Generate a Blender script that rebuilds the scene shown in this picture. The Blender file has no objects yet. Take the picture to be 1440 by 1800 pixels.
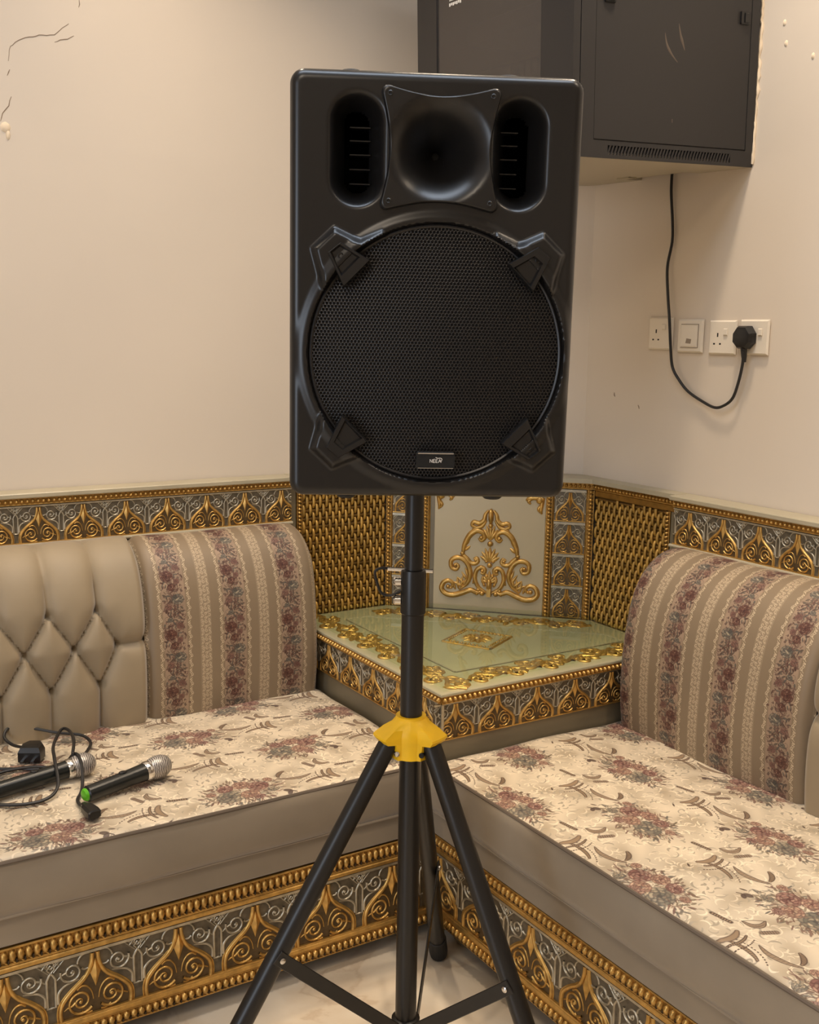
import bpy, bmesh, math, random
import numpy as np
from mathutils import Matrix, Vector

random.seed(7)
rng = np.random.default_rng(7)
SC = bpy.context.scene
COL = SC.collection
PI = math.pi

# ------------------------------------------------------------------ camera
cam_d = bpy.data.cameras.new('camera')
cam = bpy.data.objects.new('camera', cam_d)
COL.objects.link(cam)
_R = Vector((0.847543, -0.530466, 0.016665))
_U = Vector((0.073466, 0.148361, 0.986201))
_F = Vector((0.525618, 0.834623, -0.164714))
cam.matrix_world = Matrix(((_R.x, _U.x, -_F.x, -2.02130),
                           (_R.y, _U.y, -_F.y, -2.66051),
                           (_R.z, _U.z, -_F.z, 1.4),
                           (0, 0, 0, 1)))
cam_d.sensor_fit = 'HORIZONTAL'
cam_d.sensor_width = 36.0
cam_d.lens = 1879.35 / 1440 * 36.0
cam_d.clip_start = 0.05
SC.camera = cam

# ------------------------------------------------------------------ world and exposure
world = bpy.data.worlds.new('world')
SC.world = world
world.use_nodes = True
world.node_tree.nodes['Background'].inputs[0].default_value = (0.9, 0.8, 0.65, 1)
world.node_tree.nodes['Background'].inputs[1].default_value = 0.05
SC.view_settings.view_transform = 'Standard'
SC.view_settings.look = 'None'
SC.view_settings.exposure = 0.0
SC.view_settings.gamma = 1.0
SC.view_settings.use_curve_mapping = False


# ------------------------------------------------------------------ lights (ceiling lamps and the daylit doorway behind the viewer)
def area(name, loc, aim, size, power, col, size_y=None, spread=180):
    d = bpy.data.lights.new(name, 'AREA')
    d.energy = power
    d.color = col
    d.size = size
    if size_y:
        d.shape = 'RECTANGLE'
        d.size_y = size_y
    else:
        d.shape = 'DISK'
    d.spread = math.radians(spread)
    o = bpy.data.objects.new(name, d)
    COL.objects.link(o)
    o.location = loc
    o.rotation_euler = (Vector(aim) - Vector(loc)).to_track_quat('-Z', 'Y').to_euler()
    return o


WARM = (1.0, 0.81, 0.60)
COOL = (0.74, 0.85, 1.0)
for lx, ly, pw in ((-1.15, -0.40, 4.4), (-2.25, -0.40, 5.0), (-0.40, -1.15, 6.0), (-0.40, -2.15, 6.5), (-0.62, -0.62, 3.0)):
    area('ceiling_lamp_light', (lx, ly, 2.86), (lx, ly, 0), 0.16, pw, WARM, spread=95)
area('ceiling_lamp_light', (-2.60, -2.60, 2.86), (-2.60, -2.60, 0), 0.8, 22, (1.0, 0.84, 0.66))
o_ = area('ceiling_panel_light', (-1.30, -1.42, 2.85), (-1.30, -1.42, 0), 1.3, 15, COOL, 0.3)
o_.rotation_euler = (0, 0, math.radians(-32))
area('doorway_light', (-4.4, -2.3, 1.15), (-1.0, -1.35, 0.2), 1.0, 36, COOL, 2.0)


# ------------------------------------------------------------------ helpers
class MB:
    def __init__(s):
        s.v, s.f, s.m, s.uv = [], [], [], None
        s.n = 0

    def add(s, verts, faces, mat=0):
        verts = np.asarray(verts, float).reshape(-1, 3)
        s.v.append(verts)
        n = s.n
        if isinstance(mat, int):
            for f in faces:
                s.f.append([int(i) + n for i in f])
                s.m.append(mat)
        else:
            for f, k in zip(faces, mat):
                s.f.append([int(i) + n for i in f])
                s.m.append(int(k))
        s.n += len(verts)
        return n

    def box(s, lo, hi, mat=0, T=None):
        x0, y0, z0 = lo
        x1, y1, z1 = hi
        v = np.array([(x0, y0, z0), (x1, y0, z0), (x1, y1, z0), (x0, y1, z0), (x0, y0, z1), (x1, y0, z1), (x1, y1, z1), (x0, y1, z1)], float)
        if T is not None:
            v = T(v)
        s.add(v, [(0, 3, 2, 1), (4, 5, 6, 7), (0, 1, 5, 4), (1, 2, 6, 5), (2, 3, 7, 6), (3, 0, 4, 7)], mat)

    def bbox(s, lo, hi, b=0.003, mat=0, T=None):
        # bevelled box: three nested outlines joined
        lo = np.array(lo, float)
        hi = np.array(hi, float)
        x0, y0, z0 = lo
        x1, y1, z1 = hi
        def ring(i, z):
            return [(x0 + i, y0 + i, z), (x1 - i, y0 + i, z), (x1 - i, y1 - i, z), (x0 + i, y1 - i, z)]
        v = np.array(ring(b, z0) + ring(0, z0 + b) + ring(0, z1 - b) + ring(b, z1), float)
        if T is not None:
            v = T(v)
        f = [(3, 2, 1, 0), (12, 13, 14, 15)]
        for k in range(3):
            for j in range(4):
                a, c = k * 4 + j, k * 4 + (j + 1) % 4
                f.append((a, c, c + 4, a + 4))
        s.add(v, f, mat)

    def rings(s, R, mat=0, closed=True, cap0=True, cap1=True, T=None):
        # R: list of rings, each (k,3)
        k = len(R[0])
        v = np.concatenate([np.asarray(r, float) for r in R])
        if T is not None:
            v = T(v)
        f = []
        kk = k if closed else k - 1
        for i in range(len(R) - 1):
            for j in range(kk):
                a, b = i * k + j, i * k + (j + 1) % k
                f.append((a, b, b + k, a + k))
        if cap0:
            f.append(tuple(range(k))[::-1])
        if cap1:
            f.append(tuple(range((len(R) - 1) * k, len(R) * k)))
        s.add(v, f, mat)

    def tube(s, P, r, n=8, mat=0, caps=True, T=None, flat=1.0):
        P = np.asarray(P, float)
        r = np.broadcast_to(np.asarray(r, float), (len(P),))
        t = np.gradient(P, axis=0)
        t /= np.linalg.norm(t, axis=1)[:, None] + 1e-12
        up = np.array([0, 0, 1.0]) if abs(t[0][2]) < .9 else np.array([1.0, 0, 0])
        R = []
        a = np.arange(n) * 2 * PI / n
        u = np.cross(t[0], up)
        u /= np.linalg.norm(u)
        for i in range(len(P)):
            u = u - t[i] * (u @ t[i])
            u /= np.linalg.norm(u) + 1e-12
            w = np.cross(t[i], u)
            R.append(P[i] + r[i] * (np.cos(a)[:, None] * u + flat * np.sin(a)[:, None] * w))
        s.rings(R, mat, True, caps, caps, T)

    def lathe(s, prof, o=(0, 0, 0), ax=(0, 0, 1), n=24, mat=0, T=None, caps=True):
        # prof: (radius, height along axis)
        ax = np.array(ax, float)
        ax /= np.linalg.norm(ax)
        up = np.array([1.0, 0, 0]) if abs(ax[0]) < .9 else np.array([0, 1.0, 0])
        u = np.cross(up, ax)
        u /= np.linalg.norm(u)
        w = np.cross(ax, u)
        a = np.arange(n) * 2 * PI / n
        o = np.array(o, float)
        R = [o + ax * h + r * (np.cos(a)[:, None] * u + np.sin(a)[:, None] * w) for r, h in prof]
        s.rings(R, mat, True, caps, caps, T)

    def ell(s, c, r, n=10, m=6, mat=0, T=None, rot=None):
        th = np.linspace(0.12, PI - 0.12, m)
        R = []
        a = np.arange(n) * 2 * PI / n
        for t in th:
            v = np.stack([np.sin(t) * np.cos(a) * r[0], np.sin(t) * np.sin(a) * r[1], -np.full(n, np.cos(t)) * r[2]], -1)
            if rot is not None:
                v = v @ np.asarray(rot).T
            R.append(v + np.array(c))
        s.rings(R, mat, T=T)

    def prism(s, poly, w0, w1, mat=0, T=None, b=0.0):
        # poly in (u,v) counter-clockwise, extruded along w; b = chamfer of the w1 face
        p = np.asarray(poly, float)
        R = [np.c_[p, np.full(len(p), w0)]]
        if b:
            c = p.mean(0)
            q = c + (p - c) * (1 - b / max(1e-6, np.linalg.norm(p - c, axis=1).mean()))
            R += [np.c_[p, np.full(len(p), w1 - b * np.sign(w1 - w0))], np.c_[q, np.full(len(p), w1)]]
        else:
            R += [np.c_[p, np.full(len(p), w1)]]
        s.rings(R, mat, T=T)

    def ridge(s, P, r, mat=0, T=None, h=1.0, w0=0.0):
        # half-round moulding along a polyline in the (u,v) plane, standing up along w
        P = np.asarray(P, float)
        r = np.broadcast_to(np.asarray(r, float), (len(P),))
        t = np.gradient(P, axis=0)
        t /= np.linalg.norm(t, axis=1)[:, None] + 1e-12
        nrm = np.c_[-t[:, 1], t[:, 0]]
        R = []
        for i in range(len(P)):
            R.append([[*(P[i] + nrm[i] * o * r[i]), w0 + q * r[i] * h] for o, q in ((1, 0), (.72, .72), (0, 1), (-.72, .72), (-1, 0))])
        s.rings([np.array(x) for x in R], mat, False, False, False, T)


def obj(name, mb, mats, parent=None, smooth=35, kind=None, local=False, uv=None, label=None):
    me = bpy.data.meshes.new(name)
    V = np.concatenate(mb.v) if mb.v else np.zeros((0, 3))
    root = parent
    off = np.zeros(3)
    while root is not None and not local:
        off += np.array(root.location)
        root = root.parent
    if not local:
        V = V - off
    me.from_pydata(V.tolist(), [], mb.f)
    if not isinstance(mats, (list, tuple)):
        mats = [mats]
    for m in mats:
        me.materials.append(m)
    if len(mats) > 1:
        me.polygons.foreach_set('material_index', mb.m)
    if uv is not None:
        lay = me.uv_layers.new(name='UVMap')
        li = np.zeros(len(me.loops), np.int32)
        me.loops.foreach_get('vertex_index', li)
        lay.data.foreach_set('uv', np.asarray(uv, np.float32)[li].ravel())
    if smooth:
        me.shade_smooth()
        me.set_sharp_from_angle(angle=math.radians(smooth))
    me.update()
    o = bpy.data.objects.new(name, me)
    COL.objects.link(o)
    if parent is not None:
        o.parent = parent
    if kind:
        o['kind'] = kind
    if label:
        o['label'] = label
    return o


def inst(name, me, loc, parent, rotm=None, label=None):
    # one more object on shared mesh data; loc is in world space and parent is translated only
    o = bpy.data.objects.new(name, me)
    COL.objects.link(o)
    o.parent = parent
    M = Matrix.Translation(Vector(loc) - Vector(parent.location))
    if rotm is not None:
        M = M @ Matrix(rotm).to_4x4()
    o.matrix_local = M
    if label:
        o['label'] = label
    return o


def thing(name, label, cat, loc=(0, 0, 0), group=None, rot=None):
    o = bpy.data.objects.new(name, None)
    COL.objects.link(o)
    o.location = loc
    if rot is not None:
        o.rotation_euler = Matrix(rot).to_euler()
    o.empty_display_size = 0.05
    o['label'] = label
    o['category'] = cat
    if group:
        o['group'] = group
    return o


def struct(o):
    o['kind'] = 'structure'
    return o


def catmull(P, n=8, closed=False):
    P = np.asarray(P, float)
    out = []
    N = len(P)
    rngk = range(N if closed else N - 1)
    for i in rngk:
        if closed:
            p0, p1, p2, p3 = P[i - 1], P[i], P[(i + 1) % N], P[(i + 2) % N]
        else:
            p0, p1, p2, p3 = P[max(i - 1, 0)], P[i], P[i + 1], P[min(i + 2, N - 1)]
        for k in range(n):
            t = k / n
            out.append(.5 * ((2 * p1) + (-p0 + p2) * t + (2 * p0 - 5 * p1 + 4 * p2 - p3) * t * t + (-p0 + 3 * p1 - 3 * p2 + p3) * t ** 3))
    if not closed:
        out.append(P[-1])
    return np.array(out)


def spiral(c, r, a0, turns, n=30, end=.12, sgn=1):
    k = np.linspace(0, 1, n)
    a = a0 + sgn * k * turns * 2 * PI
    rr = r * (1 - k * (1 - end))
    return np.c_[c[0] + rr * np.cos(a), c[1] + rr * np.sin(a)]


# ------------------------------------------------------------------ materials
def mat(name, col, rough=.5, metal=0., bump=None, noise=None, spec=.5, coat=0., sheen=0.):
    m = bpy.data.materials.new(name)
    m.use_nodes = True
    nt = m.node_tree
    b = nt.nodes['Principled BSDF']
    b.inputs['Base Color'].default_value = (*col, 1)
    b.inputs['Roughness'].default_value = rough
    b.inputs['Metallic'].default_value = metal
    b.inputs['Specular IOR Level'].default_value = spec
    if coat:
        b.inputs['Coat Weight'].default_value = coat
        b.inputs['Coat Roughness'].default_value = .1
    if sheen:
        b.inputs['Sheen Weight'].default_value = sheen
        b.inputs['Sheen Roughness'].default_value = .4
    tc = nt.nodes.new('ShaderNodeTexCoord')
    if noise:
        sc, amt = noise
        n = nt.nodes.new('ShaderNodeTexNoise')
        n.inputs['Scale'].default_value = sc
        n.inputs['Detail'].default_value = 4
        nt.links.new(tc.outputs['Object'], n.inputs['Vector'])
        r = nt.nodes.new('ShaderNodeMapRange')
        r.inputs[1].default_value = .3
        r.inputs[2].default_value = .7
        r.inputs[3].default_value = 1 - amt
        r.inputs[4].default_value = 1 + amt
        nt.links.new(n.outputs[0], r.inputs[0])
        mx = nt.nodes.new('ShaderNodeVectorMath')
        mx.operation = 'SCALE'
        mx.inputs[0].default_value = col
        nt.links.new(r.outputs[0], mx.inputs['Scale'])
        nt.links.new(mx.outputs[0], b.inputs['Base Color'])
    if bump:
        sc, st, dist = bump
        n = nt.nodes.new('ShaderNodeTexNoise')
        n.inputs['Scale'].default_value = sc
        n.inputs['Detail'].default_value = 3
        nt.links.new(tc.outputs['Object'], n.inputs['Vector'])
        bp = nt.nodes.new('ShaderNodeBump')
        bp.inputs['Strength'].default_value = st
        bp.inputs['Distance'].default_value = dist
        nt.links.new(n.outputs[0], bp.inputs['Height'])
        nt.links.new(bp.outputs[0], b.inputs['Normal'])
    return m


def fabric(name, img, rough=.5, bumpd=.0008, sheen=.2, spec=.5):
    m = mat(name, (1, 1, 1), rough, sheen=sheen, spec=spec)
    nt = m.node_tree
    b = nt.nodes['Principled BSDF']
    t = nt.nodes.new('ShaderNodeTexImage')
    t.image = img
    t.extension = 'REPEAT'
    u = nt.nodes.new('ShaderNodeUVMap')
    nt.links.new(u.outputs[0], t.inputs[0])
    nt.links.new(t.outputs[0], b.inputs['Base Color'])
    bp = nt.nodes.new('ShaderNodeBump')
    bp.inputs['Strength'].default_value = .6
    bp.inputs['Distance'].default_value = bumpd
    nt.links.new(t.outputs[1], bp.inputs['Height'])
    nt.links.new(bp.outputs[0], b.inputs['Normal'])
    return m


M_wall = mat('painted_plaster', (0.69, 0.603, 0.500), .55, bump=(6, .12, .004), noise=(1.4, .03))
M_ceil = mat('white_ceiling', (0.8, 0.76, 0.7), .8)
M_ledge = mat('cream_olive_paint', (0.42, 0.37, 0.26), .38, noise=(9, .08))
M_olive = mat('olive_board', (0.20, 0.165, 0.105), .42, noise=(5, .08))
M_panel = mat('champagne_panel', (0.47, 0.39, 0.25), .35, metal=.2, noise=(3, .05))
M_gold = mat('antique_gold', (0.56, 0.34, 0.10), .36, metal=.75, noise=(60, .25))
M_gold2 = mat('dark_gold', (0.34, 0.19, 0.045), .38, metal=.7, noise=(40, .3))
M_silver = mat('antique_silver', (0.46, 0.41, 0.31), .36, metal=.7, noise=(60, .2))
M_brown = mat('patina_brown_shaded', (0.100, 0.062, 0.024), .5, metal=.3, noise=(50, .4))  # brown patina, deepened in colour for the shade between ridges
M_deepb = mat('recess_brown', (0.045, 0.026, 0.010), .6, metal=.2)
M_grey = mat('patina_grey_shaded', (0.120, 0.097, 0.064), .5, metal=.3, noise=(50, .4))  # grey patina, its colour darkened as shade in the relief
M_wick = mat('woven_gold', (0.46, 0.27, 0.06), .42, metal=.4, noise=(25, .35))
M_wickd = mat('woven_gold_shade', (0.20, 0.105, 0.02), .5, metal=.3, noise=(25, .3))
M_velvet = mat('taupe_velvet', (0.285, 0.232, 0.168), .62, sheen=.5, bump=(7, .25, .006), noise=(6, .09))
M_velvet2 = mat('taupe_velvet_tufted', (0.30, 0.235, 0.15), .55, sheen=.55, bump=(30, .12, .003), noise=(7, .08))
M_pipe = mat('piping_brown', (0.13, 0.10, 0.075), .6)
M_black = mat('black_plastic', (0.0085, 0.0080, 0.0080), .31, bump=(900, .08, .0003))
M_black2 = mat('black_plastic_smooth', (0.008, 0.0075, 0.0075), .33)
M_deep = mat('deep_black', (0.004, 0.004, 0.004), .8)
M_cone = mat('paper_cone', (0.010, 0.008, 0.008), .7)
M_grill = mat('grille_steel', (0.016, 0.015, 0.0155), .36, metal=.2)
M_tube = mat('black_tube_paint', (0.010, 0.0088, 0.008), .36)
M_yellow = mat('yellow_plastic', (0.92, 0.56, 0.010), .45, noise=(25, .08))
M_chrome = mat('chrome', (0.75, 0.74, 0.72), .18, metal=1)
M_screw = mat('dark_screw', (0.03, 0.03, 0.03), .35, metal=.6)
M_mesh = mat('mic_mesh', (0.50, 0.47, 0.44), .35, metal=.4)
M_micb = mat('mic_black', (0.008, 0.010, 0.010), .28)
M_green = mat('green_cap', (0.10, 0.42, 0.01), .35)
M_cord = mat('black_cord', (0.012, 0.011, 0.011), .45)
M_white = mat('white_socket_plastic', (0.78, 0.70, 0.58), .35)
M_smudge = mat('smudge', (0.30, 0.24, 0.18), .7)
M_rack = mat('rack_steel', (0.019, 0.017, 0.0165), .5, bump=(500, .06, .0003))
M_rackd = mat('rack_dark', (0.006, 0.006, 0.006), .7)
M_port = mat('patch_panel_grey', (0.22, 0.20, 0.18), .5)
M_print = mat('white_print', (0.75, 0.72, 0.68), .5)
M_crack = mat('plaster_crack', (0.28, 0.21, 0.15), .9)
M_plaster = mat('fresh_plaster', (0.82, 0.68, 0.5), .8)
M_tip = mat('rubber', (0.010, 0.010, 0.010), .65)
M_top = mat('table_top_paint', (0.47, 0.435, 0.29), .35, metal=.1, noise=(4, .05))

# marble floor
M_floor = mat('marble_floor', (0.6, 0.5, 0.38), .16)
nt = M_floor.node_tree
bs = nt.nodes['Principled BSDF']
tc = nt.nodes.new('ShaderNodeTexCoord')
n1 = nt.nodes.new('ShaderNodeTexNoise')
n1.inputs['Scale'].default_value = 1.7
n1.inputs['Detail'].default_value = 8
n1.inputs['Distortion'].default_value = 1.6
nt.links.new(tc.outputs['Object'], n1.inputs['Vector'])
cr = nt.nodes.new('ShaderNodeValToRGB')
cr.color_ramp.elements[0].position = .30
cr.color_ramp.elements[0].color = (0.48, 0.36, 0.25, 1)
cr.color_ramp.elements[1].position = .62
cr.color_ramp.elements[1].color = (0.74, 0.66, 0.54, 1)
e = cr.color_ramp.elements.new(.47)
e.color = (0.66, 0.56, 0.43, 1)
e = cr.color_ramp.elements.new(.495)
e.color = (0.58, 0.47, 0.35, 1)
e = cr.color_ramp.elements.new(.515)
e.color = (0.68, 0.58, 0.45, 1)
nt.links.new(n1.outputs[0], cr.inputs[0])
nt.links.new(cr.outputs[0], bs.inputs['Base Color'])


def glass_mat(name, tint, refl_rough=.02, ior=1.5):
    m = bpy.data.materials.new(name)
    m.use_nodes = True
    t = m.node_tree
    t.nodes.clear()
    out = t.nodes.new('ShaderNodeOutputMaterial')
    tr = t.nodes.new('ShaderNodeBsdfTransparent')
    tr.inputs[0].default_value = (*tint, 1)
    gl = t.nodes.new('ShaderNodeBsdfGlossy')
    gl.inputs['Roughness'].default_value = refl_rough
    fr = t.nodes.new('ShaderNodeFresnel')
    fr.inputs[0].default_value = ior
    mx = t.nodes.new('ShaderNodeMixShader')
    ge = t.nodes.new('ShaderNodeNewGeometry')
    mu = t.nodes.new('ShaderNodeMath')
    mu.operation = 'SUBTRACT'
    mu.inputs[0].default_value = 1
    t.links.new(ge.outputs['Backfacing'], mu.inputs[1])
    m2 = t.nodes.new('ShaderNodeMath')
    m2.operation = 'MULTIPLY'
    t.links.new(fr.outputs[0], m2.inputs[0])
    t.links.new(mu.outputs[0], m2.inputs[1])
    t.links.new(m2.outputs[0], mx.inputs[0])
    t.links.new(tr.outputs[0], mx.inputs[1])
    t.links.new(gl.outputs[0], mx.inputs[2])
    t.links.new(mx.outputs[0], out.inputs[0])
    return m


M_glass = glass_mat('clear_glass', (0.94, 0.97, 0.91))
M_tint = glass_mat('smoked_glass', (0.55, 0.52, 0.50), .03)
_t = M_tint.node_tree
_df = _t.nodes.new('ShaderNodeBsdfDiffuse')
_df.inputs[0].default_value = (0.115, 0.10, 0.09, 1)  # grey diffuse haze, lightening the pane in place of room reflections
_mx = _t.nodes.new('ShaderNodeMixShader')
_mx.inputs[0].default_value = .45
_tr = [n for n in _t.nodes if n.type == 'BSDF_TRANSPARENT'][0]
_m0 = [n for n in _t.nodes if n.type == 'MIX_SHADER' and n != _mx][0]
_t.links.new(_tr.outputs[0], _mx.inputs[1])
_t.links.new(_df.outputs[0], _mx.inputs[2])
_t.links.new(_mx.outputs[0], _m0.inputs[1])


# ------------------------------------------------------------------ woven fabric patterns, drawn into numpy arrays
class Paint:
    def __init__(s, W, H, base):
        s.W, s.H = W, H
        s.im = np.ones((H, W, 3)) * np.array(base)
        s.h = np.full((H, W), .5)

    def e(s, cx, cy, rx, ry, ang, col, al=1., soft=.25, hh=None):
        R = int(max(rx, ry) + 2)
        xs = np.arange(int(cx) - R, int(cx) + R + 1)
        ys = np.arange(int(cy) - R, int(cy) + R + 1)
        X, Y = np.meshgrid(xs - cx, ys - cy)
        c, q = math.cos(ang), math.sin(ang)
        d = np.sqrt(((X * c + Y * q) / rx) ** 2 + ((-X * q + Y * c) / ry) ** 2)
        a = np.clip((1 - d) / soft, 0, 1) * al
        ix = np.ix_(ys % s.H, xs % s.W)
        s.im[ix] = s.im[ix] * (1 - a[..., None]) + np.array(col) * a[..., None]
        if hh is not None:
            s.h[ix] = s.h[ix] * (1 - a) + hh * a

    def line(s, P, w, col, al=1., hh=None):
        P = np.asarray(P, float)
        d = np.r_[0, np.cumsum(np.linalg.norm(np.diff(P, axis=0), axis=1))]
        n = max(2, int(d[-1] / max(1., np.min(w) * .7)))
        t = np.linspace(0, d[-1], n)
        w = np.broadcast_to(np.asarray(w, float), (len(P),))
        for x, y, r in zip(np.interp(t, d, P[:, 0]), np.interp(t, d, P[:, 1]), np.interp(t, d, w)):
            s.e(x, y, r + .6, r + .6, 0, col, al, .5, hh)

    def leaf(s, x, y, L, w, a, col, edge=None, al=.9):
        cx, cy = x + math.cos(a) * L * .5, y + math.sin(a) * L * .5
        if edge is not None:
            s.e(cx, cy, L * .56, w * .75, a, edge, al, .3)
        s.e(cx, cy, L * .46, w * .45, a, col, al, .4, .75)

    def rose(s, x, y, r, cols, edge):
        for k, (rad, n, pr) in enumerate(((.72, 9, .40), (.46, 7, .36), (.22, 5, .30))):
            o = rng.uniform(0, 6)
            for i in range(n):
                a = o + i * 2 * PI / n
                px, py = x + math.cos(a) * rad * r, y + math.sin(a) * rad * r * .8
                c = np.array(cols[rng.integers(len(cols))]) * rng.uniform(.85, 1.15)
                s.e(px, py, r * pr * 1.12, r * pr * .82, a + PI / 2, edge, .85, .25, .35)
                s.e(px + math.cos(a) * r * .05, py + math.sin(a) * r * .05, r * pr * .9, r * pr * .58, a + PI / 2, c, .9, .45, .8)
        s.e(x, y, r * .2, r * .16, 0, edge, .8, .4)

    def image(s, name):
        im = bpy.data.images.new(name, s.W, s.H, alpha=True)
        px = np.ones((s.H, s.W, 4), np.float32)
        px[..., :3] = np.clip(s.im, 0, 1)
        px[..., 3] = np.clip(s.h, 0.02, 1)
        im.alpha_mode = 'CHANNEL_PACKED'
        im.pixels.foreach_set(px.ravel())
        im.update()
        return im


CREAM = np.array((.80, .745, .655))


def seat_pattern():
    # u runs along the seat (0.385 m), v from the back to the front (0.32 m)
    W, H = 924, 768
    p = Paint(W, H, CREAM)
    X, Y = np.meshgrid(np.arange(W) / W * 2 * PI, np.arange(H) / H * 2 * PI)
    sw = np.sin(3 * X + 1.6 * np.sin(2 * Y + 1) + 1.2 * np.sin(X - Y)) + np.sin(3 * Y + 1.7 * np.sin(2 * X) + .8 * np.sin(3 * X + 2 * Y))
    k = np.clip(sw * .5, -1, 1)
    p.im *= (1 + .075 * k)[..., None]  # damask tone, its swing widened to paint in satin shine
    p.im -= np.clip(-k, 0, 1)[..., None] * np.array((.05, .06, .07))
    p.h += .15 * k
    # raised scrolls and plumes woven tone on tone
    for i in range(620):
        x, y = rng.uniform(0, W), rng.uniform(0, H)
        q = spiral((x, y), rng.uniform(14, 46), rng.uniform(0, 2 * PI), rng.uniform(.2, .5), 10, .45, 1 if rng.random() < .5 else -1)
        p.line(q, rng.uniform(2.5, 7) * np.sin(np.linspace(.2, PI - .1, 10)), CREAM * rng.uniform(1.06, 1.17) if i % 3 else CREAM * .82, .5, .9 if i % 3 else .3)
    DK = (.27, .20, .16)
    LV = [(.50, .43, .34), (.44, .41, .37), (.53, .40, .34), (.45, .31, .27), (.58, .51, .41), (.40, .38, .35)]
    for n, (ox, oy) in enumerate(((W * .25, H * .25), (W * .75, H * .75))):
        # scattered foliage under and around the flowers
        for i in range(300):
            a = rng.uniform(0, 2 * PI)
            d = rng.uniform(0, 1.0) ** .6
            x, y = ox + math.cos(a) * d * 205, oy + math.sin(a) * d * 128
            c = np.array(LV[rng.integers(6)])
            p.leaf(x, y, rng.uniform(18, 44), rng.uniform(5, 11), a + rng.uniform(-1.1, 1.1), c, c * .68 if rng.random() < .6 else None, .45 + .3 * rng.random())
        for i in range(46):
            a = rng.uniform(0, 2 * PI)
            x, y = ox + math.cos(a) * 80, oy + math.sin(a) * 55
            b = a + rng.uniform(-.6, .6)
            L = rng.uniform(50, 120)
            p.line([(x, y), (x + math.cos(b) * L * .5 + 6, y + math.sin(b) * L * .35), (x + math.cos(b + .3) * L, y + math.sin(b + .3) * L * .7)], 1.3, (.40, .29, .23), .6)
        red = [(.57, .44, .39), (.65, .53, .46), (.49, .345, .31), (.69, .58, .51)]
        gry = [(.62, .57, .48), (.55, .51, .44), (.72, .65, .54), (.50, .48, .42)]
        pk = [(.70, .58, .49), (.74, .63, .53), (.62, .49, .42)]
        p.rose(ox - 96, oy + 26, 56, red, (.34, .20, .18))
        p.rose(ox - 20, oy + 70, 46, pk, (.40, .26, .23))
        p.rose(ox + 70, oy - 24, 70, gry, (.31, .29, .27))
        p.rose(ox - 28, oy - 36, 50, pk, (.42, .29, .25))
        p.rose(ox + 66, oy + 66, 42, red, (.37, .23, .21))
        p.rose(ox - 150, oy - 44, 30, gry, (.34, .31, .28))
        p.rose(ox - 60, oy - 84, 28, red, (.37, .24, .22))
        p.rose(ox + 150, oy + 40, 26, pk, (.42, .29, .25))
        p.rose(ox - 168, oy + 72, 26, pk, (.42, .29, .25))
        for i in range(120):
            a = rng.uniform(0, 2 * PI)
            d = rng.uniform(.2, 1.0)
            c = np.array(LV[rng.integers(6)])
            p.leaf(ox + math.cos(a) * d * 195, oy + math.sin(a) * d * 120, rng.uniform(12, 28), rng.uniform(4, 9), rng.uniform(0, 6), c * rng.uniform(.65, 1.25), None, .6)
        # small bud away from the bunch
        p.leaf(ox - 225, oy - 104, 46, 22, .5, (.40, .34, .30), DK)
        p.leaf(ox - 225, oy - 104, 36, 18, -.6, (.36, .29, .26), DK)
        p.line([(ox - 225, oy - 104), (ox - 245, oy - 118)], 3, DK, .8)
    # ribbon arcs with cross ticks, dotted arcs, leaf shapes
    for ox, oy in ((W * .25, H * .75), (W * .75, H * .25)):
        def arc(cx, cy, r, a0, a1, w, tick=True):
            a = np.linspace(a0, a1, 14)
            P = np.c_[cx + r * np.cos(a), cy + r * .85 * np.sin(a)]
            ww = w * (.35 + .65 * np.sin(np.linspace(.25, PI - .25, 14)))
            p.line(P, ww + 2.6, DK, .9, .2)
            p.line(P, np.maximum(ww - 1.8, .5), (.58, .49, .39), .9, .7)
            if tick:
                for x, y, q, l in list(zip(P[:, 0], P[:, 1], a, ww))[1:-1]:
                    p.line([(x - math.cos(q) * l, y - math.sin(q) * l), (x + math.cos(q) * l, y + math.sin(q) * l)], 1.2, DK, .8)
        def dots(cx, cy, r, a0, a1):
            for q in np.linspace(a0, a1, 13):
                p.e(cx + r * math.cos(q), cy + r * .85 * math.sin(q), 6, 4.2, q + PI / 2, DK, .9, .4)
        def blade(P, w):
            Q = catmull(P, 8)
            ww = w * np.sin(np.linspace(.06, PI - .06, len(Q)))
            p.line(Q, ww + 1.8, DK, .85, .2)
            p.line(Q, np.maximum(ww - 1.6, .4), (.58, .50, .41), .9, .7)
            for k in range(3, len(Q) - 3, 2):
                p.line([Q[k] - (0, ww[k]), Q[k] + (3, ww[k])], .9, (.40, .32, .26), .7)
        arc(ox + 40, oy - 150, 150, .95, 2.0, 10)
        dots(ox + 40, oy - 150, 182, .8, 1.95)
        p.line(catmull([(ox - 60, oy - 40), (ox - 20, oy + 30), (ox + 90, oy + 62)], 6), 6, CREAM * 1.1, .6, .95)
        arc(ox - 140, oy - 10, 112, -.6, .62, 17, False)
        arc(ox - 140, oy - 10, 150, -.45, .5, 7)
        dots(ox - 140, oy - 10, 184, -.55, .4)
        arc(ox + 150, oy + 60, 84, .15, 1.2, 12)
        blade([(ox + 62, oy + 40), (ox + 120, oy + 22), (ox + 190, oy + 30), (ox + 250, oy + 58)], 13)
        blade([(ox - 88, oy + 118), (ox - 44, oy + 128), (ox - 26, oy + 160), (ox - 40, oy + 200)], 15)
        p.line(catmull([(ox - 88, oy + 118), (ox - 70, oy + 160), (ox - 40, oy + 200)], 6), 1.6, DK, .8)
        P = [(ox - 190, oy + 60), (ox - 105, oy + 74)]
        p.line(P, 12, DK, .9, .2)
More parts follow.
